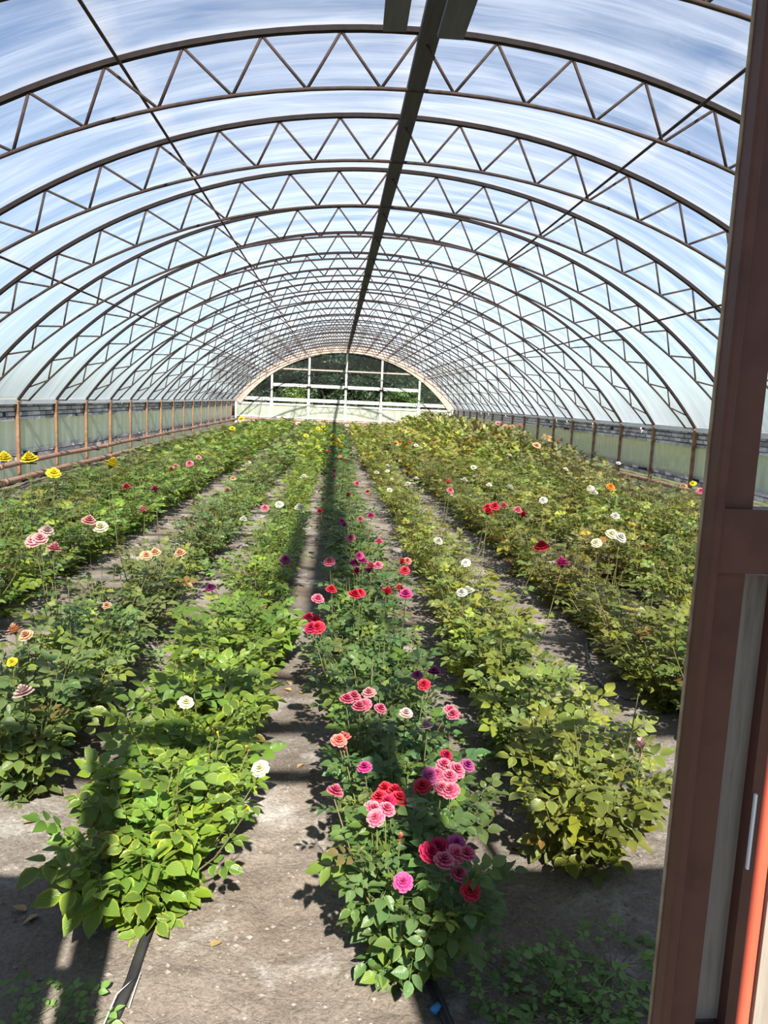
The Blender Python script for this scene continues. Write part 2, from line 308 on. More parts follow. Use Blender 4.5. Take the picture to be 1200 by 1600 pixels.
# ------------------------------------------------------------------ floor and ground outside
def ground_h(x, y):
    rowph = (x-.30)/.85; bed = np.cos(2*np.pi*rowph)*.012
    return bed + (vnoise(x*1.7, y*1.7, 1)-.5)*.03 + (vnoise(x*7, y*7, 2)-.5)*.018 + (vnoise(x*21, y*21, 3)-.5)*.012 + (vnoise(x*45, y*45, 4)-.5)*.006
def ground_z(x, y): return float(ground_h(np.array([x]), np.array([y]))[0])
xs = np.concatenate([np.arange(XL+.0, -1.6, .12), np.arange(-1.6, 2.2, .022), np.arange(2.2, XR, .12), [XR]])
ys = [YF]
while ys[-1] < YB: ys.append(ys[-1] + (.022 if ys[-1] < 4 else min(.3, .022*(ys[-1]/4)**1.7)))
ys[-1] = YB; ys = np.array(ys)
gx, gy = np.meshgrid(xs, ys); gz = ground_h(gx, gy)
V = np.stack([gx, gy, gz], -1).reshape(-1, 3); nx, ny = len(xs), len(ys)
ii = (np.arange(ny-1)[:, None]*nx + np.arange(nx-1)[None]).ravel(); F = np.stack([ii, ii+1, ii+1+nx, ii+nx], -1)
fl = obj('floor', mesh_np('floor', V, F, M['soil'])); tag(fl, 'dry grey brown soil floor of the greenhouse', kind='structure')
gm = MB(); gm.box((-60, -30, -.4), (60, 120, -.05)); M['lawn'] = solid('rough_grass', [(.05, .075, .022), (.10, .115, .045), (.15, .13, .08)], .8, .95)
tag(obj('ground_outside', gm.mesh('ground_outside', M['lawn'])), 'rough grassy ground around the greenhouse', kind='structure')
om = MB(); om.box((-4, -6, -.3), (5, YF, -.012)); tag(obj('path', om.mesh('path', M['soil'])), 'bare soil path outside the doorway', kind='structure')

# clods and small stones on the near soil: nobody could count them
def rock_field(n, seed):
    r = np.random.default_rng(seed); oc = np.array([(1,0,0),(-1,0,0),(0,1,0),(0,-1,0),(0,0,1),(0,0,-1)], float)
    fc = np.array([(0,2,4),(2,1,4),(1,3,4),(3,0,4),(2,0,5),(1,2,5),(3,1,5),(0,3,5)])
    y = 1.4 + r.random(n)**1.8*7; x = -1.7 + r.random(n)*3.9
    s = .002 + r.random(n)**5*.009
    V = oc[None]*(s[:, None, None])*(.6+.8*r.random((n, 6, 3)))
    V[:, :, 2] *= .7; V[:, :, 0] += x[:, None]; V[:, :, 1] += y[:, None]; V[:, :, 2] += (ground_h(x, y)+s*.25)[:, None]
    return V.reshape(-1, 3), (fc[None]+6*np.arange(n)[:, None, None]).reshape(-1, 3)
M['pebble'] = solid('pale_clod', [(.15, .125, .105), (.24, .21, .18), (.33, .30, .265)], 30, .95)
V, F = rock_field(16000, 3)
tag(obj('pebbles', mesh_np('pebbles', V, F, M['pebble'], smooth=False)), 'small pale clods and grit strewn over the near soil', 'pebbles', kind='stuff')

# ------------------------------------------------------------------ roof film
nu, nv = 230, 420
th = np.linspace(-TH, TH, nu); vv = np.linspace(YF, YB, nv)
tu, tv = np.meshgrid(th, vv); arc = tu*RR
ph = ((tv-Y0)/BAY) % 1.0; sag = np.sin(np.pi*ph)
w1 = vnoise(arc*.30+tv*.05+3, tv*3.2+arc*.45+vnoise(arc*.5, tv*.6, 7)*2.2, 8); w2 = vnoise(arc*.6, tv*6.5-arc*.6, 9)
rad = RR + .012 - .03*sag + sag**.5*((1-np.abs(2*w1-1))*.035 + w2*.012) * np.clip((TH-np.abs(tu))*8, .1, 1)
V = np.stack([XC+rad*np.sin(tu), tv, ZC+rad*np.cos(tu)], -1).reshape(-1, 3)
ii = (np.arange(nv-1)[:, None]*nu + np.arange(nu-1)[None]).ravel(); F = np.stack([ii, ii+nu, ii+1+nu, ii+1], -1)
ce = obj('ceiling', mesh_np('ceiling', V, F, M['film'], uv=np.stack([arc, tv], -1).reshape(-1, 2)))
tag(ce, 'wrinkled clear plastic film stretched over the arches', kind='structure')
for sgn, nm in ((-1, 'left'), (1, 'right')):
    x = XC + sgn*(HALF+.005); mb = MB()
    mb.box((x-.03, YF, ZE-.07), (x+.03, YB, ZE+.015)); tag(obj('trim_1' if sgn < 0 else 'trim_2', mb.mesh('film_edge', M['white_film'])), f'white folded film edge along the {nm} eave', kind='structure')

# ------------------------------------------------------------------ lattice arches
RL_H = HALF - .20; RL_Z = ZR - .44 - ZE; RL = (RL_H**2 + RL_Z**2)/(2*RL_Z); ZCL = ZE + RL_Z - RL; THL = math.asin(RL_H/RL)
def up(t, off=0): return Vector((XC+(RR+off)*math.sin(t), 0, ZC+(RR+off)*math.cos(t)))
def low(t):  # point of the lower chord on the radial line of the upper one
    d = Vector((math.sin(t), 0, math.cos(t))); c = Vector((XC, 0, ZC)) - Vector((XC, 0, ZCL)); b = d.dot(c); q = b*b - (c.length_squared - RL*RL); return Vector((XC, 0, ZC)) + d*(-b+math.sqrt(q))
mb = MB(); rings = []
for i in range(65):
    t = -TH + 2*TH*i/64; a, b = up(t, -.038), up(t, .0)
    rings.append([a+Vector((0, -.027, 0)), a+Vector((0, .027, 0)), b+Vector((0, .027, 0)), b+Vector((0, -.027, 0))])
me_up = mb.sweep(rings).mesh('upper_chord', M['steel'])
mb = MB(); pts = []
for i in range(49):
    t = -THL + 2*THL*i/48; pts.append(Vector((XC+RL*math.sin(t), 0, ZCL+RL*math.cos(t))))
me_low = mb.tube(pts, .016, 6).mesh('lower_chord', M['steel_web'], True)
DT = .5988/RR; rods = []
for k in range(-11, 12):
    for s in (-.5, .5):
        tl_ = (k+s)*DT
        if abs(tl_) > TH*.955: continue
        rods.append((up(k*DT, -.036), low(tl_)))
me_rods = []
for a, b in rods: mb = MB(); mb.tube([a, b], .0125, 5); me_rods.append(mb.mesh('web_bar', M['steel_web'], True))
mb = MB()
for a, b in rods: mb.tube([a, b], .013, 4, False)
me_web = mb.mesh('web_lattice', M['steel_web'], True)
me_post = []
for sgn in (-1, 1):
    mb = MB(); x = XC+sgn*(HALF-.01); mb.box((x-.028, -.03, -.1), (x+.028, .03, ZE)); mb.box((x-.028-sgn*.03, -.045, ZE-.035), (x+.028-sgn*.03, .045, ZE-.02))
    me_post.append(mb.mesh('post', M['post']))
me_cleat = []
for sgn in (-1, 1):
    mb = MB(); x = XC+sgn*(HALF-.10); mb.box((x-.10, -.012, ZE-.012), (x+.10, .012, ZE+.012)); me_cleat.append(mb.mesh('spring_plate', M['steel_web']))
for n in range(-6, 16):
    y = Y0 + BAY*n; t = empty('roof_truss', (0, y, 0)); i = n+6
    tag(t, f'rusty steel lattice arch with side posts, {ordw(i)} from the doorway', 'truss', 'lattice arches along the greenhouse')
    obj('upper_chord', me_up, t); obj('lower_chord', me_low, t)
    if n <= 6:
        for m_ in me_rods: obj('web_bar', m_, t)
    else: tag(obj('web_lattice', me_web, t), kind='stuff')
    for m_ in me_post: obj('post', m_, t)
    for m_ in me_cleat: obj('spring_plate', m_, t)
# ridge plank, purlins, two loose boards overhead
mb = MB(); mb.box((XC+.06-.075, YF, ZR-.115), (XC+.06+.075, YB-.05, ZR-.055))
tag(obj('ridge_plank', mb.mesh('ridge_plank', M['ridge'])), 'long dark plank running along the ridge under the film', 'plank')
for ang, lab in ((-18, 'thin rusty purlin high on the left slope beside the ridge plank'), (18, 'thin rusty purlin high on the right slope beside the ridge plank'),
                 (-36, 'thin rusty purlin low on the left slope above the heating pipes'), (36, 'thin rusty purlin low on the right slope toward the eave')):
    p = up(math.radians(ang), -.062); mb = MB(); mb.tube([p+Vector((0, YF+.05+(YB-YF-.1)*j/20, 0)) for j in range(21)], .014, 6)
    tag(obj('purlin', mb.mesh('purlin', M['steel_web'], True)), lab, 'purlin', 'purlins under the roof film')
def slab(c4, th, label):   # a flat board given by its four lower corners
    c4 = [Vector(c) for c in c4]; t = Vector((0, 0, th)); mb = MB(); mb.add(c4+[c+t for c in c4], [(0, 3, 2, 1), (4, 5, 6, 7), (0, 1, 5, 4), (1, 2, 6, 5), (2, 3, 7, 6), (3, 0, 4, 7)])
    o = obj('overhead_board', mb.mesh('overhead_board', M['board_dark'])); tag(o, label, 'board', 'boards lying overhead by the ridge'); return o
e0, e1 = on_height(683, 60, 3.93), on_height(724, 63, 3.93)
slab([(e0.x+.01, 1.4, 3.93), (e1.x+.01, 1.4, 3.93), e1, e0], .028, 'wide dark grey board overhead, right beside the ridge plank')
e0, e1 = on_height(598, 49, 3.90), on_height(635, 50, 3.90); w_ = (e1-e0).x; dr = Vector((-.075, -3.2, -.26))
slab([e0+dr, e1+dr, e1, e0], .026, 'narrow grey board overhead, left of the ridge plank')

# ------------------------------------------------------------------ side walls
BL, BH = .285, .082
def wall_side(side):
    sgn = -1 if side == 'left' else 1; x = XC + sgn*(HALF+.06)
    W = empty('wall_'+side, (x, 0, 0)); tag(W, f'low {side} side wall of grey stone blocks and milky film', kind='structure')
    for za, zb in ((ZE-.075-BH*3.5, ZE-.03), (.50-BH*1.5, .545), (-.1, .06)):
        mb = MB(); mb.box((0 if sgn > 0 else -.10, YF, za), (.10 if sgn > 0 else 0, YB, zb)); obj('wall_core', mb.mesh('wall_core', M['mortar']), W)
    rr = random.Random(40+sgn); metas = []
    for v in range(5):
        mb = MB(); hl, hh = BL*.5*(1-.035-rr.random()*.03), BH*.5*(.86+rr.random()*.08); j = lambda: (rr.random()-.5)*.012
        fr_ = -sgn*.035
        Vt = [(0, -hl, -hh), (0, hl, -hh), (0, hl, hh), (0, -hl, hh)] + [(fr_+j(), -hl+.008+j(), -hh+.008+j()), (fr_+j(), hl-.008+j(), -hh+.008+j()), (fr_+j(), hl-.008+j(), hh-.008+j()), (fr_+j(), -hl+.008+j(), hh-.008+j())]
        mb.add(Vt, [(0,3,2,1), (4,5,6,7), (0,1,5,4), (1,2,6,5), (2,3,7,6), (3,0,4,7)]); metas.append(mb.mesh('brick', M['brick']))
    zs = [ZE-.075-BH*i for i in range(4)] + [.50-BH*i for i in range(2)]
    far = MB(); ystart = 10.5; cnt = 0
    for r_, z in enumerate(zs):
        y = ystart + (r_ % 2)*BL*.5
        while y < YB-.2:
            me = rr.choice(metas)
            if rr.random() < .06: y += BL*rr.uniform(.5, 1); continue
            if y < ystart + BL*48:
                b = obj('brick', me, W, (0, y, z)); b.scale = (.6+rr.random()*.8, 1, 1); cnt += 1
            else: far.add([(v.co.x, v.co.y+y, v.co.z+z) for v in me.vertices], [tuple(p.vertices) for p in me.polygons])
            y += BL
    tag(obj('far_bricks', far.mesh('far_bricks', M['brick']), W), kind='stuff')
    # film curtains hung in front of the blocks, one length for each bay
    for (z0, z1) in ((.52, 1.075), (.02, .345)):
        for n in range(-2, 16):
            ya, yb = Y0+BAY*n+.03, Y0+BAY*(n+1)-.03
            if yb > YB: continue
            nn = 14; Vv = []; Ff = []
            for a in range(nn+1):
                yy = ya+(yb-ya)*a/nn
                for b in range(4):
                    zz = z0+(z1-z0)*b/3; off = -sgn*(.052+.012*math.sin(a*1.9+n*2)*(.4+.6*(1-b/3))+.006*rr.random()); Vv.append((off, yy, zz+.012*math.sin(a*.9+n)*(b in (0, 3))))
            for a in range(nn):
                for b in range(3): q = a*4+b; Ff.append((q, q+4, q+5, q+1))
            mb = MB(); mb.add(Vv, Ff); obj('film_curtain', mb.mesh('film_curtain', M['side_film'], True), W)
    return W
wall_side('left'); wall_side('right')

# ------------------------------------------------------------------ heating pipes
def pipe(pts, rad, label, brackets=(), stands=()):
    p0 = Vector(pts[0]); t = empty('heating_pipe', p0); tag(t, label, 'pipe', 'rusty heating pipes')
    mb = MB(); mb.tube([Vector(p)-p0 for p in pts], rad, 12); obj('pipe_run', mb.mesh('pipe_run', M['pipe'], True), t)
    for (x0, x1, y, z) in brackets:
        mb = MB(); mb.box((x0-p0.x, y-.02-p0.y, z-.02-p0.z), (x1-p0.x, y+.02-p0.y, z-p0.z)); obj('bracket', mb.mesh('bracket', M['steel']), t)
    for x in stands:
        mb = MB(); mb.box((x-.02-p0.x, -.02, -p0.z), (x+.02-p0.x, .02, -rad*.8)); obj('stand', mb.mesh('stand', M['steel']), t)
    for j in range(3, len(pts)-1, 4):
        c = Vector(pts[j])-p0; d = (Vector(pts[j+1])-Vector(pts[j])).normalized(); mb = MB(); mb.tube([c-d*.05, c+d*.05], rad*1.15, 12); obj('pipe_joint', mb.mesh('pipe_joint', M['pipe'], True), t)
def run(x, z, y0=8, y1=YB-.6): return [(x+.01*math.sin(j), y0+(y1-y0)*j/24, z+.008*math.sin(j*1.7)) for j in range(25)]
ybr = [Y0+BAY*n for n in range(-2, 15, 2)]
pipe(run(XL+.22, .395), .045, 'upper of the two rusty pipes along the left wall', [(XL+.03, XL+.30, y, .352) for y in ybr])
pipe(run(XL+.30, .165), .045, 'lower of the two rusty pipes along the left wall', [(XL+.03, XL+.38, y, .122) for y in ybr])
pipe(run(XR-.24, .33), .045, 'rusty pipe along the right wall above the plants', [(XR-.32, XR-.03, y, .287) for y in ybr])
pipe([(XL+.4+(XR-XL-.8)*j/12, YB-.30, .42+.006*math.sin(j)) for j in range(13)], .045, 'upper pinkish pipe along the foot of the far gable', stands=(-4, -1, 2, 5))
pipe([(XL+.4+(XR-XL-.8)*j/12, YB-.34, .20+.006*math.sin(j)) for j in range(13)], .045, 'lower pinkish pipe along the foot of the far gable', stands=(-3.5, -.5, 1.5, 4.5))

# ------------------------------------------------------------------ far gable
WB = empty('wall_back', (0, YB, 0)); tag(WB, 'far gable of white wooden frames and dusty panes', kind='structure')
px_ = [XL+.06, -3.42, -1.45, .53, 2.44, 4.50, XR-.06]
for i, x in enumerate(px_):
    mb = MB(); hw = .075 if 0 < i < 6 else .055; zt = arch_z(x, -.12) if 0 < i < 6 else ZE
    mb.box((x-hw, -.06, 0), (x+hw, .06, 1.5 if 0 < i < 6 else zt))
    if 0 < i < 6: mb.box((x-.05, -.05, 1.5), (x+.05, .05, zt))
    obj('post', mb.mesh('post', M['white_wood']), WB)
def rail(x0, x1, z0, z1, y0, y1, m='white_wood', nm='rail'): mb = MB(); mb.box((x0, y0, z0), (x1, y1, z1)); return obj(nm, mb.mesh(nm, M[m]), WB)
for i in range(6):
    a, b = px_[i]+.08, px_[i+1]-.08
    rail(a, b, 1.42, 1.60, -.045, .045); rail(a, b, 1.20, 1.30, -.04, .04); rail(a, b, .52, .60, -.03, .03)
    if 0 < i < 5: rail(a, b, 2.20, 2.36, -.05, .05); rail(a, b, 3.10, 3.17, -.02, .02, 'pink_wood')
    mb = MB(); mb.box((a, .0, .60), (b, .01, 1.20)); obj('film_panel', mb.mesh('film_panel', M['side_film']), WB)
    mb = MB(); mb.box((a, .0, .02), (b, .012, .52)); obj('base_board', mb.mesh('base_board', M['pink_wood']), WB)
    for (zlo, zhi) in ((1.60, 2.20), (2.36, 3.10), (3.17, 9)) if 0 < i < 5 else ((1.60, 9),):
        if 0 < i < 5 and zlo < 2: continue                                   # the low sashes stand open
        xa = [a+(b-a)*j/8 for j in range(9)]; top = [min(zhi, arch_z(x, -.10)) for x in xa]
        if max(top) <= zlo+.03: continue
        V = []; F = []
        for x, t_ in zip(xa, top):
            for yy in (-.003, .003): V += [(x, yy, zlo), (x, yy, max(t_, zlo))]
        for j in range(8): q = j*4; F += [(q, q+4, q+5, q+1), (q+2, q+3, q+7, q+6)]
        mb = MB(); mb.add(V, F); obj('pane', mb.mesh('pane', M['glass']), WB)
for t0, t1 in [(-TH+2*TH*j/6, -TH+2*TH*(j+1)/6) for j in range(6)]:
    rings = []
    for i in range(9):
        t = t0+(t1-t0)*i/8*.995; a, b = up(t, -.36), up(t, .02)
        rings.append([a+Vector((0, -.10, 0)), a+Vector((0, -.06, 0)), b+Vector((0, -.06, 0)), b+Vector((0, -.10, 0))])
    mb = MB(); obj('arch_board', mb.sweep(rings).mesh('arch_board', M['pink_wood']), WB)
for x in px_[2:5]:
    mb = MB(); mb.box((x-.12, -.10, 2.16), (x+.12, -.05, 2.26)); obj('sash_bracket', mb.mesh('sash_bracket', M['steel']), WB)

# ------------------------------------------------------------------ near gable with the doorway the camera looks through
WF = empty('wall_front', (0, YF, 0)); tag(WF, 'near gable of old boards and steel frame around the doorway', kind='structure')
def part(nm, m, a, b, parent=WF): mb = MB(); mb.box(a, b); return obj(nm, mb.mesh(nm, M[m]), parent)
JX = .433
mb = MB()   # door post: steel angle with a rolled inner edge
prof = [(0, -.027), (.003, -.030), (.010, -.030), (.013, -.027), (.013, -.016), (.052, -.016), (.052, -.008), (.009, -.008), (.009, 0), (0, 0)]
mb.sweep([[Vector((JX+x, y, z)) for x, y in reversed(prof)] for z in (0, .5, 1.0, 1.5, 2.14)]); obj('door_post', mb.mesh('door_post', M['jamb']), WF)
part('post_edge', 'jamb_edge', (JX-.0015, -.0045, 0), (JX+.0004, .0012, 2.14))  # thin strip of paler mottled yellow along the far edge of the post
part('rail', 'jamb', (JX+.013, -.024, 1.470), (XR, .01, 1.545)); mb = MB()
for j in range(12):
    q = 2*math.pi*j/12; mb.V.append((JX+.082+.006*math.cos(q), -.0265, 1.507+.006*math.sin(q)))
for j in range(12): q = 2*math.pi*j/12; mb.V.append((JX+.082+.006*math.cos(q), -.022, 1.507+.006*math.sin(q)))
mb.F = [tuple(range(12))] + [(j, (j+1) % 12, 12+(j+1) % 12, 12+j) for j in range(12)]
obj('bolt_head', mb.mesh('bolt_head', M['jamb_edge']), WF)
part('board', 'old_wood', (JX+.053, .013, .86), (JX+.098, .04, 1.46)); part('board', 'old_wood', (JX+.053, .013, 0), (JX+.098, .045, .852))
part('frame_bar', 'jamb', (JX+.098, -.006, 0), (JX+.112, .05, 1.46)); part('frame_bar', 'jamb', (JX+.050, -.01, .800), (JX+.11, .012, .856))
part('red_batten', 'red_paint', (JX+.112, -.004, 0), (JX+.131, .045, 1.455)); part('wire', 'white_film', (JX+.099, -.012, 1.09), (JX+.102, -.008, 1.19))
x = JX+.133; i = 0
while x < XR-.02:
    wd = min(.115+.03*R.random(), XR-x); part('board', 'old_wood', (x, -.010+.01*(i % 2), 0), (x+wd-.003, .03+.01*(i % 2), 1.455)); x += wd; i += 1
part('door_post', 'jamb', (-.532, -.03, 0), (-.427, .03, 2.14))
part('rail', 'jamb', (XL, -.03, 1.405), (-.532, .02, 1.50)); part('rail', 'jamb', (XL, -.02, 1.055), (-.532, .0, 1.105))
x = -.567
i = 0
while x > XL+.02:
    wd = min(.115+.03*R.random(), x-XL); part('board', 'old_wood', (x-wd+.003, .0+.012*(i % 2), 0), (x, .025+.012*(i % 2), 1.41)); x -= wd; i += 1
part('board', 'old_wood', (-.567, .0, 0), (-.530, .02, .86))
part('lintel', 'jamb', (XL+.9, -.03, 2.14), (XR-.9, .03, 2.205)); part('upper_rail', 'jamb', (-2.2, -.03, 2.60), (XR-2.6, .03, 2.69)); part('upper_rail', 'jamb', (-2.0, -.02, 3.27), (XR-2.4, .02, 3.33))
for x in (-3.4, -1.6, .914, 2.5, 4.5): part('upright', 'jamb', (x-.02, -.02, 1.5), (x+.02, .02, arch_z(x, -.1)))
xs_ = [XL+.05, -3.4, -1.6, -.50, .46, 2.5, 4.5, XR-.05]
for a, b in zip(xs_, xs_[1:]):
    lo = 2.21 if a == -.50 else 1.56; V = []; F = []
    for j in range(9):
        xx = a+(b-a)*j/8
        for yy in (-.002, .002): V += [(xx, yy, lo), (xx, yy, max(lo, arch_z(xx, -.05)))]
    for j in range(8): q = j*4; F += [(q, q+4, q+5, q+1), (q+2, q+3, q+7, q+6)]
    mb = MB(); mb.add(V, F); obj('film_pane', mb.mesh('film_pane', M['gable_film']), WF)
rings = []
for i in range(49):
    t = -TH+2*TH*i/48; a, b = up(t, -.12), up(t, .0); rings.append([a+Vector((0, -.03, 0)), a+Vector((0, .03, 0)), b+Vector((0, .03, 0)), b+Vector((0, -.03, 0))])
mb = MB(); obj('arch_rib', mb.sweep(rings).mesh('arch_rib', M['jamb']), WF)
# upright plank added out of view to keep sun off the door post
PS = empty('shade_plank_1', (.5635, .325, 0)); tag(PS, 'added upright plank before the doorway, out of view, shading the door post', kind='structure'); PS.rotation_euler = (0, 0, math.radians(36))
part('timber', 'old_wood', (-.072, -.018, -.05), (.068, .0, 2.72), PS); part('shade_plank_band', 'jamb', (-.074, -.020, 1.9), (.069, .002, 1.96), PS); part('shade_plank_band', 'jamb', (-.074, -.020, .4), (.069, .002, .46), PS)

# ------------------------------------------------------------------ rose leaves, blooms and bushes
def leaflet(hi):
    """one folded, serrated-looking ovate leaflet along +x, length 1"""
    st = [(0, 0), (.14, .20), (.36, .335), (.60, .31), (.82, .17), (1, 0)] if hi else [(0, 0), (.40, .34), (.78, .20), (1, 0)]
    V = []; UV = []; F = []; rows = []
    for x, wv in st:
        zc = -.16*x*x
        if wv == 0: V.append((x, 0, zc)); UV.append((.5, x)); rows.append((len(V)-1,)*3)
        else:
            n = len(V); V += [(x-.03, wv, zc+wv*.30), (x, 0, zc), (x-.03, -wv, zc+wv*.30)]; UV += [(1, x), (.5, x), (0, x)]; rows.append((n, n+1, n+2))
    for a, b in zip(rows, rows[1:]):
        for i in (0, 1):
            q = []
            for v in (a[i+1], b[i+1], b[i], a[i]):
                if v not in q: q.append(v)
            if len(q) == 3: F.append(tuple(q))
            elif len(q) == 4: F.append((q[0], q[1], q[2])); F.append((q[0], q[2], q[3]))
    return np.array(V, float), np.array(UV, float), np.array(F, int)
def compound(rng, hi, nleaf=5, size=.055):
    LV, LU, LF = leaflet(hi); Vs, Us, Fs = [], [], []; o = 0; rl = size*1.55
    places = [(rl, 0, 1.0)]
    for i in range((nleaf-1)//2):
        xx = rl*(.80-.42*i); places += [(xx, 62+rng.uniform(-8, 8), .92-.1*i), (xx, -62+rng.uniform(-8, 8), .92-.1*i)]
    for x, ang, s in places:
        a = math.radians(ang); tilt = rng.uniform(-.35, .25); roll = rng.uniform(-.35, .35); s = s*size*rng.uniform(.88, 1.1)
        m = np.array(Matrix.Rotation(a, 3, 'Z') @ Matrix.Rotation(-tilt, 3, 'Y') @ Matrix.Rotation(roll, 3, 'X'))
        v = (LV*np.array([s, s, s])) @ m.T; v[:, 0] += x + .012*math.cos(a)*0 ; v[:, 1] += math.copysign(.004, ang) if ang else 0; v[:, 2] += -.25*x*x/rl*.6
        Vs.append(v); Us.append(LU); Fs.append(LF+o); o += len(v)
    # rachis
    rv = np.array([(0, .0012, 0), (0, -.0012, 0), (rl, .0008, -.15*rl), (rl, -.0008, -.15*rl)]); Vs.append(rv); Us.append(np.full((4, 2), .5)); Fs.append(np.array([(0, 1, 3), (0, 3, 2)])+o)
    return np.concatenate(Vs), np.concatenate(Us), np.concatenate(Fs)
rg = random.Random(77)
LEAF_HI = [compound(rg, True) for _ in range(7)]; LEAF_LO = [compound(rg, False) for _ in range(5)]
LEAF_FAR = [compound(rg, False, 3, .075) for _ in range(4)]
LEAF_MESH = [mesh_np('leaf', V, F, M['leaf'], uv=U, tint=(1, 1, 1)) for V, U, F in LEAF_HI]

def bush_plan(rng, h, r, canes, per):
    """canes: list of polylines; leaves: list of 4x4 matrices (leaf base at a cane, pointing out)"""
    C = []; LM = []
    for c in range(canes):
        az = 2*math.pi*(c+rng.random()*.7)/canes; rr = r*math.sqrt(rng.uniform(.02, 1.0)); hh = h*rng.uniform(.70, 1.04)*(1-.25*(rr/r)**2)
        b = Vector((rng.uniform(-.05, .05), rng.uniform(-.05, .05), -.02)); tip = Vector((rr*math.cos(az), rr*math.sin(az), hh))
        mid = b.lerp(tip, .5) + Vector((math.cos(az)*rr*.15, math.sin(az)*rr*.15, h*.04)); pts = []
        for i in range(6):
            t = i/5; pts.append(b*(1-t)**2 + mid*2*t*(1-t) + tip*t*t)
        C.append(pts); ph = rng.random()*6.28
        for i in range(per):
            t = .06+.94*(i+.5*rng.random())/per; p = b*(1-t)**2 + mid*2*t*(1-t) + tip*t*t
            ph += 2.4; out = Vector((math.cos(ph), math.sin(ph), 0)) + Vector((p.x, p.y, 0))*(2.2/r)*.5
            out = out.normalized() if out.length > 1e-3 else Vector((1, 0, 0))
            d = (out + Vector((0, 0, rng.uniform(-.15, .55) if t < .85 else rng.uniform(.2, .9)))).normalized()
            nrm = Vector((rng.uniform(-.35, .35), rng.uniform(-.35, .35)-.25, 1)); y = nrm.cross(d).normalized(); z = d.cross(y)
            s = (.75+.5*rng.random())*(1.0 if t < .9 else .75)
            LM.append(Matrix(((d.x*s, y.x*s, z.x*s, p.x), (d.y*s, y.y*s, z.y*s, p.y), (d.z*s, y.z*s, z.z*s, p.z), (0, 0, 0, 1))))
    return C, LM
def cane_mesh(C, rad=.0045, n=5):
    mb = MB()
    for pts in C: mb.tube(pts, [rad*(1-.6*i/(len(pts)-1)) for i in range(len(pts))], n, False)
    return mb.mesh('canes', M['stem'], True)
def merged_leaves(name, plan, lib, rng, tints, size=1.0):
    Vs, Us, Fs, Ts = [], [], [], []; o = 0
    for m in plan:
        V, U, F = rng.choice(lib); A = np.array(m); v = (V*size) @ A[:3, :3].T + A[:3, 3]
        t = tints(rng, A[2, 3]); Vs.append(v); Us.append(U); Fs.append(F+o); o += len(v); Ts.append(np.tile(t, (len(v), 1)))
    return np.concatenate(Vs), np.concatenate(Us), np.concatenate(Fs), np.concatenate(Ts)
def near_tint(rng):
    v = rng.uniform(.72, 1.25); q = rng.random()
    if q < .012: return np.array((1.6, .8, .9))*v*.8
    if q < .14: return np.array((1.45, 1.32, .75))*v
    return np.array((rng.uniform(.85, 1.12), 1, rng.uniform(.8, 1.2)))*v
def rel_tint(rng, z):
    v = rng.uniform(.7, 1.3); q = rng.random()
    if q < .025: return np.array((1.5, .78, .95))*v*.75       # reddish young leaf
    if q < .15: return np.array((1.55, 1.35, .75))*v         # yellowing
    return np.array((rng.uniform(.85, 1.15), 1, rng.uniform(.8, 1.2)))*v
# bloom: spiral of cupped petals
def rose(rng, open_=1.0, layers=((4, .24, 1.5), (5, .44, 1.3), (5, .66, 1.05), (6, .86, .75), (6, 1.0, .38))):
    Vs, Us, Fs = [], [], []; o = 0
    for li, (n, rad, lift) in enumerate(layers):
        for j in range(n):
            a = 2*math.pi*(j+.5*(li % 2)+rng.uniform(-.12, .12))/n; wd = rad*2.3*math.pi/n*.62
            V = []
            for iv in range(4):
                t = iv/3; rr = rad*(.12+.88*t**(.8+.5*lift))*open_; zz = (.62*lift+.12)*(1-(1-t)**1.7)*(1.0) - (.16*(1-lift))*t*t*.9
                if iv == 3: rr *= 1.06 if lift < 1 else .92; zz -= .06*(1-lift)
                for iu in (-1, 0, 1):
                    ww = wd*math.sin(math.pi*(.12+.68*t))*(1 if iv < 3 else .8); cup = (1-abs(iu))*(-.05)
                    da = iu*ww/max(rr, .12); V.append((rr*math.cos(a+da)*(1+cup*0), rr*math.sin(a+da), zz+rng.uniform(-.025, .025)+(.05 if iu == 0 and iv == 3 else 0)))
            f = [(iv*3+iu, iv*3+iu+1, (iv+1)*3+iu+1, (iv+1)*3+iu) for iv in range(3) for iu in range(2)]
            Vs.append(np.array(V)); Us += [((iu+1)/2, iv/3) for iv in range(4) for iu in (-1, 0, 1)]; Fs.append(np.array(f)+o); o += len(V)
    return np.concatenate(Vs), np.array(Us), np.concatenate(Fs)
BLOOM = []
for i in range(3): V, U, F = rose(rg); BLOOM.append(mesh_np('bloom', V, F, M['petal'], uv=U, tint=(1, 1, 1)))
V, U, F = rose(rg, .8, ((4, .30, 1.5), (5, .42, 1.35), (5, .50, 1.2))); BUD = mesh_np('bud', V*np.array((1, 1, 1.35)), F, M['petal'], uv=U, tint=(1, 1, 1))
V, U, F = rose(rg, 1, ((4, .42, 1.3), (5, .75, 1.0), (6, 1.0, .6))); BLOOM_SMALL = mesh_np('bloom', V, F, M['petal'], uv=U, tint=(1, 1, 1))
mb = MB(); mb.tube([(0, 0, -.25), (0, 0, -.10), (0, 0, .02)], [.05, .22, .16], 6)
for j in range(5):
    a = 2*math.pi*j/5; c, s = math.cos(a), math.sin(a); mb.add([(c*.15-s*.09, s*.15+c*.09, 0), (c*.15+s*.09, s*.15-c*.09, 0), (c*.62, s*.62, -.10), (c*.40, s*.40, -.04)], [(0, 1, 3), (1, 2, 3), (2, 0, 3)])
CALYX = mb.mesh('calyx', M['stem'])
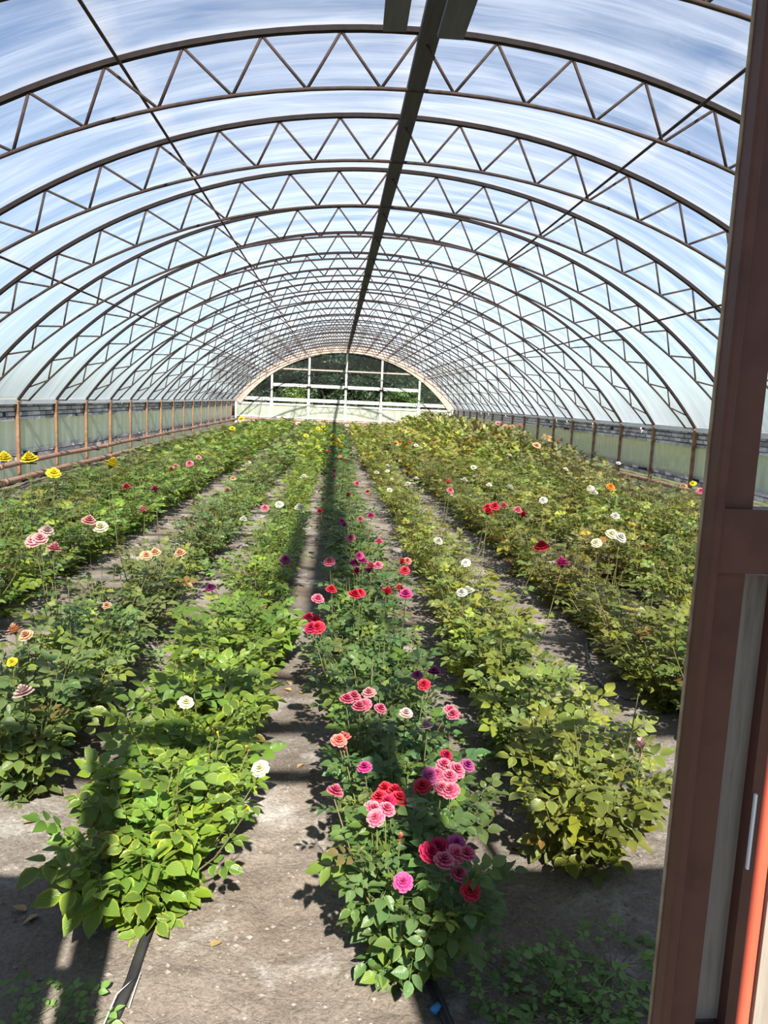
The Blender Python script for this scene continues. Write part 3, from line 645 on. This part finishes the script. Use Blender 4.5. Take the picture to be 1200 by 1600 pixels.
PET = {'red': (.62, .018, .05, .25), 'crim': (.46, .012, .07, .15), 'pink': (.70, .10, .20, .8), 'mag': (.55, .035, .22, .35), 'pale': (.72, .30, .30, .7), 'coral': (.74, .16, .12, .6),
       'mauve': (.42, .06, .24, .3), 'white': (.74, .72, .60, 0), 'cream': (.80, .74, .46, 0), 'yellow': (.80, .66, .05, 0), 'peach': (.74, .42, .24, .3), 'green': (.36, .42, .12, 0), 'budpink': (.70, .50, .46, .5), 'orange': (.75, .24, .04, 0), 'wpink': (.74, .55, .50, .4)}

LOOK_GAIN = {-2: 1.25, -3: 1.35, -4: 1.4, -5: 1.4, 0: 1.12, 2: 1.1, 3: 1.15, 4: 1.15, 5: 1.2, 6: 1.2}
LOOK = {  # per row: leaf base colour, edge yellow, height, radius, label adjective
    0: ((.046, .088, .026), .35, .47, .30, 'green'), -1: ((.082, .138, .024), .75, .46, .275, 'lime-green'), 1: ((.098, .130, .028), .55, .50, .27, 'yellow-green'),
    -2: ((.058, .098, .028), .35, .54, .31, 'mid-green'), 2: ((.080, .110, .026), .35, .60, .33, 'olive'), -3: ((.060, .105, .022), .25, .61, .34, 'mid-green'),
    3: ((.092, .122, .026), .35, .68, .35, 'olive'), -4: ((.052, .088, .022), .2, .55, .35, 'dark-green'), 4: ((.085, .116, .028), .3, .72, .35, 'olive'),
    -5: ((.050, .080, .022), .2, .46, .34, 'dark-green'), 5: ((.075, .095, .030), .25, .66, .35, 'brownish-green'), 6: ((.070, .088, .030), .25, .60, .33, 'brownish-green')}
ROWNAME = {0: 'the pink row', -1: 'the first row left of the pink row', 1: 'the first row right of the pink row'}
for k in range(2, 7): ROWNAME[k] = f'the {ORD[k-1]} row right of the pink row'; ROWNAME[-k] = f'the {ORD[k-1]} row left of the pink row'
START = {0: 2.05, -1: 2.30, 1: 2.58, -2: 3.05, 2: 3.6}
br = random.Random(2024); spots = []
for k, x0 in ROWX.items():
    y = START.get(k, 3.4); 
    while y < 39.6:
        x = x0 + br.uniform(-.06, .06) - (.14*min(1, max(0, y-2.5)/9) if k == 0 else 0); h = LOOK[k][2]*br.uniform(.85, 1.15)*(1 + (.10 if y > 5 and k in (0, -1, 1) else 0))
        if k >= 4: h *= 1 + (.75 if k > 4 else .35)*min(1, max(0, y-14)/10)
        P = [pix(x+dx, y, z) for dx in (-.3, .3) for z in (0, h)]
        if any(-20 < p[0] < 1180 and -20 < p[1] < 1620 for p in P):
            spots.append((k, x, y, h))
        y += br.uniform(.36, .46)*(1 if y < 8 else 1.12)
spots.sort(key=lambda s: s[2]**2 + s[1]**2)
INDIV = spots[:296]; FAR = spots[296:]
# foliage variants for bushes whose leaves are too small to pick apart
VAR = []
for v in range(7):
    C, LMs = bush_plan(br, 1.0, .5, 11, 10)      # unit bush, scaled when placed
    sq = Matrix.Diagonal((1, 1, 1, 1)); V, U, F, T = merged_leaves('foliage', LMs, LEAF_LO, br, rel_tint, 1.75)
    VAR.append((mesh_np('foliage', V, F, M['leaf'], uv=U, tint=T), cane_mesh(C, .009, 4)))
bushes = []
order = {}
NEAR_LIMIT = 26
for i, (k, x, y, h) in enumerate(sorted(INDIV, key=lambda s: s[2])):
    order[(k, x, y)] = order.setdefault(('n', k), 0); order[('n', k)] += 1
for i, (k, x, y, h) in enumerate(INDIV):
    base, edge, _, r, adj = LOOK[k]; b = empty('rose_bush', (x, y, ground_z(x, y))); r = r*br.uniform(.9, 1.1)
    tag(b, f'{adj} rose bush, {ordw(order[(k, x, y)])} from the doorway in {ROWNAME[k]}', 'rose bush', 'rose bushes planted in rows')
    hue = np.array(base)*1.55*LOOK_GAIN.get(k, 1)*np.array((1.08, .96, .92))*br.uniform(.85, 1.2)*np.array((br.uniform(.88, 1.15), 1, br.uniform(.85, 1.15)))
    if i >= NEAR_LIMIT and abs(k) > 1 and br.random() < .15: hue = hue*np.array((1.14, .86, 1.0))
    if i < NEAR_LIMIT:
        C, LMs = bush_plan(br, h, r, 14, 14)
        big = 1.15 if k == -1 else (.88 if k == 0 else 1.0)
        for pts in C:
            mb = MB(); mb.tube(pts, [.0045*(1-.55*j/5) for j in range(6)], 5, False); obj('cane', mb.mesh('cane', M['stem'], True), b)
        for m_ in LMs:
            l = obj('leaf', br.choice(LEAF_MESH), b); l.matrix_basis = m_ @ Matrix.Scale(big, 4)
            c = hue*near_tint(br); l.color = (*c, edge*br.uniform(.1, 1.2) if br.random() < .75 else 0)
    else:
        fo, ca = VAR[br.randrange(7)]; rz = Matrix.Rotation(br.random()*6.28, 4, 'Z')
        f = obj('foliage', fo, b); f.matrix_basis = Matrix.Diagonal((r*2, r*2, h, 1)) @ rz; f.color = (*hue, edge*.5); tag(f, kind='stuff')
        c = obj('canes', ca, b); c.matrix_basis = f.matrix_basis
    bushes.append((b, k, x, y, h))
# the rest of the rows, far away: one mass
LV = []; 
fv = []
for v in range(5):
    C, LMs = bush_plan(br, 1.0, .5, 8, 7); fv.append(merged_leaves('far', LMs, LEAF_FAR, br, rel_tint, 2.3))
Vs, Us, Fs, Ts = [], [], [], []; o = 0
for (k, x, y, h) in FAR:
    V, U, F, T = fv[br.randrange(5)]; base, edge, _, r, adj = LOOK[k]; a = br.random()*6.28; c, s = math.cos(a), math.sin(a)
    W = V.copy(); X = (V[:, 0]*c-V[:, 1]*s)*r*2.1+x; Y = (V[:, 0]*s+V[:, 1]*c)*r*2.1+y; W[:, 0] = np.clip(X, XL+.12, XR-.12); W[:, 1] = Y; W[:, 2] = V[:, 2]*h
    hue = np.array(base)*1.55*LOOK_GAIN.get(k, 1)*np.array((1.08, .96, .92))*br.uniform(.85, 1.25)*np.array((br.uniform(.9, 1.2), 1, br.uniform(.85, 1.15)))
    if br.random() < .15 and abs(k) > 1: hue = hue*np.array((1.15, .84, 1.0))
    Vs.append(W); Us.append(U); Fs.append(F+o); Ts.append(T*hue); o += len(W)
FM = obj('rose_shrubbery', mesh_np('rose_shrubbery', np.concatenate(Vs), np.concatenate(Fs), M['leaf'], uv=np.concatenate(Us), tint=np.concatenate(Ts)))
tag(FM, 'dense distant rows of rose bushes reaching to the far gable', 'rose bushes', kind='stuff'); FM.color = (1, 1, 1, .2)

# blooms where the photograph shows them: (px, py, height, diameter, colour, shape)
FL = []
def add_blooms(txt, z, dia):
    for t in txt.split():
        c, p = t.split(':'); q = p.split(','); FL.append((float(q[0]), float(q[1]), float(q[2]) if len(q) > 2 else z, float(q[3]) if len(q) > 3 else dia, c))
add_blooms('mauve:652,1057 mauve:678,1053 red:663,1072 pink:541,1096 pink:552,1092 pale:577,1086 pink:570,1104 pink:561,1108 pink:593,1110 wpink:634,1117,.46 pink:702,1111,.42 pink:709,1119,.42 wpink:667,1138 coral:538,1156,.44 coral:529,1160,.44 '
           'coral:538,1174,.42,.03 mag:570,1202,.44 crim:696,1182,.46,.045 mauve:729,1198,.40,.05 pink:693,1198 pink:684,1214 mauve:673,1214 pink:702,1216 pink:711,1206 pink:690,1234 pink:705,1238 red:660,1231 pink:522,1241,.40 '
           'red:603,1236 red:617,1243 red:594,1250 crim:607,1256 red:621,1252 pink:581,1268 pink:588,1280 pink:603,1268 coral:624,1317,.45,.038 crim:670,1334 crim:686,1327 pink:693,1348 pink:711,1336 pink:728,1338 mauve:712,1320 pink:716,1369,.42 red:734,1394,.40 mag:630,1380,.42', .48, .056)
add_blooms('mag:553,883 mag:567,879 pink:580,888 crim:558,896 pink:591,885 mag:576,894 mag:562,870 red:627,880 red:632,893 coral:636,878 red:517,924 pink:496,938 red:562,929 red:553,932 red:604,928 mag:634,931 coral:624,922 crim:482,968 red:494,974 crim:488,983 red:497,983 '
           'pink:515,880 pink:592,849 mag:534,816 mauve:537,822 pink:564,813 mag:580,808 red:500,801 red:522,737 pink:522,746 pink:507,762 pink:540,722 red:513,706 coral:531,714 pink:557,757 coral:545,775 pink:548,842 red:575,770', .52, .070)
add_blooms('yellow:527,690 yellow:521,682 yellow:535,683 yellow:530,700 yellow:497,670 yellow:478,682 yellow:505,667 yellow:490,676 yellow:502,674 yellow:522,694', .56, .16)
add_blooms('cream:408,1203,.47 cream:290,1100,.47 yellow:386,1268,.42,.03 yellow:342,1152,.5,.03 yellow:388,1172,.48,.034 white:468,795,.55,.10 white:437,790,.55,.09 white:475,748,.55,.12 mauve:330,921,.35,.08 mauve:445,877,.5,.08 pink:414,795,.5,.08', .47, .062)
add_blooms('peach:228,870 peach:243,866 peach:282,867 peach:24,989,.6,.075 peach:42,995,.58,.06 wpink:38,1087,.5,.075 yellow:20,1036,.6,.045 green:92,1040,.62,.035 peach:168,948,.5,.045 green:107,916,.66,.06 white:380,813,.5,.08 peach:356,768 peach:364,749', .55, .08)
add_blooms('pale:54,848 pale:62,844 pale:83,861 wpink:72,833 pale:138,817 cream:157,826 red:198,763 pink:243,767 pink:268,735 pale:275,730 pink:297,726 pale:310,716 yellow:173,729,.95,.12 yellow:83,742,.92,.11 yellow:47,721,1.02,.13 yellow:6,719,1.0,.10 yellow:378,656,.8,.22 yellow:363,671,.7,.16 peach:326,712 peach:385,718 cream:388,725 pale:225,800', .68, .085)
add_blooms('white:722,928 white:733,927 white:728,881 white:684,847 white:699,815 white:650,750 white:608,767 white:612,751 white:588,740 white:605,729 white:606,737 white:638,758 white:646,758 white:572,698', .55, .075)
add_blooms('budpink:1002,1182,.50,.10 green:998,1085,.62,.034', .5, .06)
add_blooms('red:762,803 red:772,793 pink:788,793 pink:808,799 red:816,807 red:762,796 white:961,808 mag:878,885,.64 red:847,858,.64 white:795,713 white:849,783 white:883,735 orange:953,762,.8 white:923,765,.8 white:928,772 pink:1095,769,.8 peach:1068,762,.8 yellow:1083,757,.85 cream:955,837 cream:932,850 white:968,842 white:745,746 white:764,760 white:796,764 '
           'peach:857,687,.8,.2 peach:873,692,.8,.16 peach:838,698,.8,.14 pale:790,668,.85,.2 pale:800,668,.85,.18 pale:812,667,.85,.18 pale:778,663,.85,.2 red:678,690 red:640,693 white:634,668 white:630,673 white:640,675 red:625,692 crim:618,695 white:650,697 pink:703,768,.6 coral:700,755 white:725,752 white:740,732 white:966,725', .72, .085)
def nearest_bush(p):
    return min(bushes, key=lambda b: (b[2]-p.x)**2 + ((b[3]-p.y)*.8)**2)
fr = random.Random(9)
for (px, py, z, dia, c) in FL:
    if 3.6 < on_height(px, py, z).y < 18:   # settle each bloom over the bush it grows from
        z = min((z+dz for dz in (0, .04, -.03, .08, .12, .16)), key=lambda q: (lambda P, B: math.hypot(P.x-B[2], P.y-B[3]) + .5*abs(q-z))(on_height(px, py, q), nearest_bush(on_height(px, py, q))))
    p = on_height(px, py, z)
    if p.y > 38: p = ray(px, py)*(36/ray(px, py).y) + Vector((0, 0, EYE)); dia = min(dia, .16)
    if not -4.4 < p.x < 5.7: t_ = (5.6 if p.x > 0 else -4.3)/ray(px, py).x; p = ray(px, py)*t_ + Vector((0, 0, EYE))
    b, k, bx, by, bh = nearest_bush(p); far = (bx-p.x)**2+(by-p.y)**2 > .36
    tilt = Vector((fr.uniform(-.4, .4), fr.uniform(-.75, .15), 1)).normalized(); q = tilt.to_track_quat('Z', 'Y').to_matrix().to_4x4() @ Matrix.Rotation(fr.random()*6.28, 4, 'Z')
    par = FM if far else b; org = Vector((0, 0, 0)) if far else b.location.copy()
    bud = c in ('green', 'budpink') or dia < .04
    me = BUD if bud else (fr.choice(BLOOM) if p.y < 9 else BLOOM_SMALL)
    o = obj('bloom', me, par); o.matrix_basis = Matrix.Translation(p-org) @ q @ Matrix.Scale(dia*.5*fr.uniform(.9, 1.12), 4)
    v = fr.uniform(.85, 1.1); o.color = (PET[c][0]*v, PET[c][1]*v, PET[c][2]*v, PET[c][3])
    if p.y < 9: obj('calyx', CALYX, o)
    if not far:
        s = p-org; q_ = min(.72, .17/max(.01, math.hypot(s.x, s.y))); g0 = Vector((s.x*q_, s.y*q_, s.z*.42)); mid = g0.lerp(s, .5)+Vector((s.x*.04, s.y*.04, 0)); mb = MB()
        mb.tube([g0, g0.lerp(mid, .5)+Vector((s.x*.03, s.y*.03, 0)), mid, s-Vector(tilt)*dia*.12], [.0030, .0027, .0024, .0020], 5, False); obj('flower_stalk', mb.mesh('flower_stalk', M['stem'], True), b)
        if p.y < 4.6:
            hue = np.array(LOOK[k][0])*1.45*LOOK_GAIN.get(k, 1)
            for t_ in (.15, .4, .62, .8):
                a_ = fr.random()*6.28; pt = g0.lerp(s, t_); d = Vector((math.cos(a_), math.sin(a_), fr.uniform(0, .5))).normalized(); yv = Vector((fr.uniform(-.3, .3), fr.uniform(-.5, .1), 1)).cross(d).normalized(); zv = d.cross(yv); sc2 = fr.uniform(.6, .95)
                l = obj('leaf', fr.choice(LEAF_MESH), b); l.matrix_basis = Matrix(((d.x*sc2, yv.x*sc2, zv.x*sc2, pt.x), (d.y*sc2, yv.y*sc2, zv.y*sc2, pt.y), (d.z*sc2, yv.z*sc2, zv.z*sc2, pt.z), (0, 0, 0, 1))); l.color = (*(hue*near_tint(fr)), LOOK[k][1]*fr.random())

# ------------------------------------------------------------------ weeds, fallen leaves, drip lines, hose
def weed_mesh(seed, n):
    r = random.Random(seed); plan = []
    for i in range(n):
        a = i*2.4; rr = .025+.10*math.sqrt(r.random()); z = .01+.03*r.random(); d = Vector((math.cos(a), math.sin(a), r.uniform(.1, .5))).normalized(); y = Vector((r.uniform(-.3, .3), r.uniform(-.3, .3), 1)).cross(d).normalized(); zz = d.cross(y)
        s = r.uniform(.55, 1.0); plan.append(Matrix(((d.x*s, y.x*s, zz.x*s, rr*math.cos(a)), (d.y*s, y.y*s, zz.y*s, rr*math.sin(a)), (d.z*s, y.z*s, zz.z*s, z), (0, 0, 0, 1))))
    lib = [compound(r, True, 3, .034) for _ in range(3)]
    V, U, F, T = merged_leaves('weed', plan, lib, r, lambda g, z: np.array((1, 1, 1))*g.uniform(.7, 1.25)); C = [[Vector((0, 0, -.01)), Vector((m[0][3]*.5, m[1][3]*.5, m[2][3]*.8)), Vector((m[0][3], m[1][3], m[2][3]))] for m in plan[::2]]
    return mesh_np('foliage', V, F, M['leaf'], uv=U, tint=T), cane_mesh(C, .002, 4)
WV = [weed_mesh(s, 32) for s in (1, 2, 3)]
WEEDS = [(806, 1532, .8, 'small round-leaved weed in the shade at the foot of the pink row'), (848, 1566, .85, 'weed in the shaded soil, second of the clump by the door post'), (902, 1550, .95, 'weed in the shaded soil in the middle of the clump by the door post'),
         (885, 1596, .8, 'weed at the lower frame edge in the shaded soil'), (958, 1505, .9, 'taller weed in the shade closest to the door post'), (940, 1568, .7, 'small weed in the shade just below the tallest one'), (768, 1143, 1.0, 'upper of two weeds on the sunny right path'), (772, 1205, .9, 'lower of two weeds on the sunny right path'),
         (718, 990, 1.1, 'weed under the first row right of the pink row, farther along the path'), (735, 1018, 1.0, 'weed beside the farther weed on the right path'), (22, 1606, .8, 'weed cut by the lower left corner of the view'), (80, 1612, .75, 'weed beside the corner weed at the lower left'),
         (375, 893, 2.0, 'pale low weed patch between the white and peach rose rows'), (240, 1005, 1.3, 'low weed at the edge of the peach rose row'), (205, 1040, 1.1, 'low weed in the gap beside the peach rose row'), (600, 770, 1.6, 'weed on the far part of the right path')]
wr = random.Random(4)
for px, py, s, lab in WEEDS:
    p = on_height(px, py, .03); t = empty('weed', (p.x, p.y, ground_z(p.x, p.y))); s *= 1.25; t.scale = (s, s, s); t.rotation_euler = (0, 0, wr.random()*6); tag(t, lab, 'weed', 'weeds on the soil')
    fo, ca = WV[wr.randrange(3)]; f = obj('foliage', fo, t); g = wr.uniform(.8, 1.15); f.color = (.17*g, .30*g, .075*g, .0); tag(f, kind='stuff'); obj('stems', ca, t)
M['dry_leaf'] = solid('dry_leaf', [(.32, .20, .08), (.46, .34, .18)], 30, .8)
LV, LU, LF = leaflet(True); DL = mesh_np('fallen_leaf', LV*np.array((.05, .05, .05)), LF, M['dry_leaf'])
for i, (px, py) in enumerate([(40, 1418), (60, 1425), (447, 1000), (430, 1085), (455, 1075), (470, 1080), (300, 985), (655, 955), (690, 1150), (35, 1285), (475, 1190), (480, 1100), (450, 1060), (660, 1010), (810, 1320), (330, 1480)]):
    p = on_height(px, py, .01); o = obj('fallen_leaf', DL, None, (p.x, p.y, ground_z(p.x, p.y)+.008)); o.rotation_euler = (wr.uniform(-.3, .3), wr.uniform(-.3, .3), wr.random()*6); tag(o, 'small dry yellowish leaf fallen on the bare soil', 'fallen leaf', 'fallen leaves on the soil')
def ground_tube(pts, rad, n=8): return [Vector((x, y, ground_z(x, y)+rad*.8+dz)) for x, y, dz in pts]
def drip(pts, label):
    t = empty('drip_line', (pts[0][0], pts[0][1], 0)); o0 = Vector((pts[0][0], pts[0][1], 0)); P = ground_tube(pts, .008); mb = MB()
    rings = []
    for i, p in enumerate(P):
        d = (P[min(i+1, len(P)-1)]-P[max(i-1, 0)]).normalized(); s = Vector((-d.y, d.x, 0)).normalized(); p = p-o0
        rings.append([p-s*.016, p-s*.006+Vector((0, 0, .007)), p+s*.006+Vector((0, 0, .007)), p+s*.016, p+s*.006-Vector((0, 0, .004)), p-s*.006-Vector((0, 0, .004))])
    obj('tape', mb.sweep(rings).mesh('tape', M['drip'], True), t); tag(t, label, 'drip line', 'drip lines along the rows'); return t, P, o0
a, b_ = on_height(180, 1600), on_height(222, 1490)
t, P, o0 = drip([(a.x-.03, a.y-.12, 0), (a.x, a.y, 0), ((a.x+b_.x)/2+.006, (a.y+b_.y)/2, 0), (b_.x, b_.y, 0), (b_.x+.01, b_.y+.5, 0), (-.55, 4, 0), (-.54, 8, 0)], 'flat black drip tape at the near end of the lime-green row')
mb = MB(); mb.tube([Vector((a.x-.02, a.y-.05, .03))-o0, Vector((a.x-.01, a.y+.05, .045))-o0, Vector((a.x+.035, a.y+.12, .05))-o0, Vector((a.x+.03, a.y+.02, .03))-o0], .0016, 5); obj('tie_wire', mb.mesh('tie_wire', M['white_film'], True), t)
a = on_height(692, 1598)
t, P, o0 = drip([(a.x+.02, a.y-.10, .0), (a.x, a.y, .01), (a.x-.03, a.y+.2, 0), (.30, 3.5, 0), (.30, 8, 0)], 'drip hose with a blue plug at the near end of the pink row')
mb = MB(); mb.tube([Vector((a.x-.028, a.y+.0, .035))-o0, Vector((a.x-.012, a.y+.018, .035))-o0], .011, 8); obj('plug', mb.mesh('plug', M['blue'], True), t)
hp = [on_height(*q) for q in ((918, 985), (917, 1010), (921, 1035), (932, 1058), (950, 1076), (978, 1090), (1010, 1096))]
mb = MB(); mb.tube(ground_tube([(p.x, p.y, .0) for p in hp], .012), .013, 8); tag(obj('garden_hose', mb.mesh('garden_hose', M['hose'], True)), 'grey hose curling out from under the right-hand bushes', 'hose')

# ------------------------------------------------------------------ trees outside
def tree_parts(seed, h, r, n, leaf):
    g = np.random.default_rng(seed); rr = random.Random(seed); mb = MB(); top = Vector((rr.uniform(-.4, .4), rr.uniform(-.4, .4), h*.8))
    mb.tube([Vector((0, 0, -.2)), Vector((top.x*.3, top.y*.3, h*.3)), Vector((top.x*.7, top.y*.7, h*.6)), top], [h*.028, h*.022, h*.014, h*.005], 8); cl = []
    for i in range(16):
        z = h*(.22+.72*rr.random()); a = rr.random()*6.28; q = r*(.45+.55*rr.random())*math.sin(math.pi*min(.95, .18+.8*(z/h)))**.6; e = Vector((math.cos(a)*q, math.sin(a)*q, z+q*.25)); s = Vector((top.x*z/h, top.y*z/h, z*.85))
        mb.tube([s, s.lerp(e, .5)+Vector((0, 0, .15)), e], [h*.009, h*.006, h*.002], 5, False); cl.append((e, r*rr.uniform(.28, .5)))
    c = np.array([list(e) for e, _ in cl]); cr_ = np.array([q for _, q in cl]); idx = g.integers(0, len(cl), n); d = g.normal(size=(n, 3)); d /= np.linalg.norm(d, axis=1)[:, None]
    p = c[idx] + d*(cr_[idx]*g.random(n)**.45)[:, None]*np.array([1, 1, .8]); nrm = d*.6 + g.normal(size=(n, 3))*.5 + np.array([0, 0, .5]); t = np.cross(nrm, g.normal(size=(n, 3))); t /= np.linalg.norm(t, axis=1)[:, None]; b = np.cross(nrm, t); b /= np.linalg.norm(b, axis=1)[:, None]
    s = (leaf*(.6+.8*g.random(n)))[:, None]; V = np.stack([p-t*s, p-b*s*.45, p+t*s, p+b*s*.45], 1).reshape(-1, 3); F = (np.arange(n)[:, None]*4+np.array([0, 1, 2, 3])); uv = np.tile([(.5, 0), (0, .5), (.5, 1), (1, .5)], (n, 1))
    T = np.repeat(.65+.7*g.random((n, 1)), 4, 0)*np.ones(3); return mb.mesh('trunk', M['bark'], True), mesh_np('foliage', V, F, M['leaf'], uv=uv, tint=T)
TV = [tree_parts(51, 5.6, 2.3, 7000, .11), tree_parts(52, 5.2, 2.1, 6500, .10), tree_parts(53, 6.0, 2.2, 7500, .11), tree_parts(54, 2.6, 1.3, 3500, .08)]
TREES = [(-6.5, 50, 0, .72, (.035, .065, .022), 'dark leafy tree behind the far gable, at its left corner'), (-3.6, 53, 1, 1.1, (.030, .060, .020), 'dark leafy tree behind the far gable, second pane from the left'), (-1.6, 49, 2, .95, (.050, .075, .045), 'greyish tree with bare trunk behind the far gable, left of its middle'),
         (.6, 55, 0, 1.15, (.026, .050, .018), 'dark dense tree behind the middle of the far gable'), (2.4, 50, 1, 1.1, (.024, .050, .016), 'dark tree behind the far gable just right of its middle post'), (4.6, 54, 2, 1.0, (.032, .062, .020), 'tall tree behind the far gable, second pane from the right'), (7.4, 50, 0, .72, (.055, .095, .030), 'lighter green tree behind the right corner of the far gable'),
         (-.4, 60, 0, 1.2, (.030, .055, .020), 'broad tree farthest behind the far gable'), (-2.3, 46.5, 3, .85, (.11, .17, .035), 'bright green shrub behind the open sash of the far gable, left'), (3.9, 46.5, 3, .9, (.085, .15, .035), 'bright green shrub behind the open sash of the far gable, right'), (1.2, 47.5, 3, 1.1, (.03, .055, .02), 'dark shrub behind the middle of the far gable'), (-.5, 48, 3, 1.2, (.03, .055, .02), 'dark shrub behind the far gable left of its middle post'), (2.7, 48.5, 3, 1.25, (.028, .052, .02), 'dark shrub behind the far gable between the bright shrub and the middle'),
         (-4.4, 48.5, 3, 1.3, (.035, .06, .025), 'dark shrub behind the left end of the far gable'), (5.6, 48, 3, 1.25, (.05, .085, .03), 'green shrub behind the right end of the far gable'), (0.2, 51, 3, 1.6, (.025, .048, .018), 'tall dark shrub farther behind the middle of the far gable'), (-3.0, 50.5, 3, 1.6, (.025, .048, .018), 'tall dark shrub behind the bright left shrub'), (3.8, 51, 3, 1.6, (.025, .048, .018), 'tall dark shrub behind the bright right shrub'),
         (-11.5, 15, 1, .62, (.050, .085, .030), 'tree dimly seen through the left film near the door'), (-12.5, 21, 0, .6, (.050, .085, .030), 'tree dimly seen through the left film farther back')]
for x, y, v, s, c, lab in TREES:
    t = empty('shrub' if v == 3 else 'tree', (x, y, -.05)); t.scale = (s, s, s); t.rotation_euler = (0, 0, x*1.7+y); tag(t, lab, 'shrub' if v == 3 else 'tree', 'trees outside the greenhouse')
    obj('trunk', TV[v][0], t); f = obj('foliage', TV[v][1], t); f.color = (*c, 0); tag(f, kind='stuff')
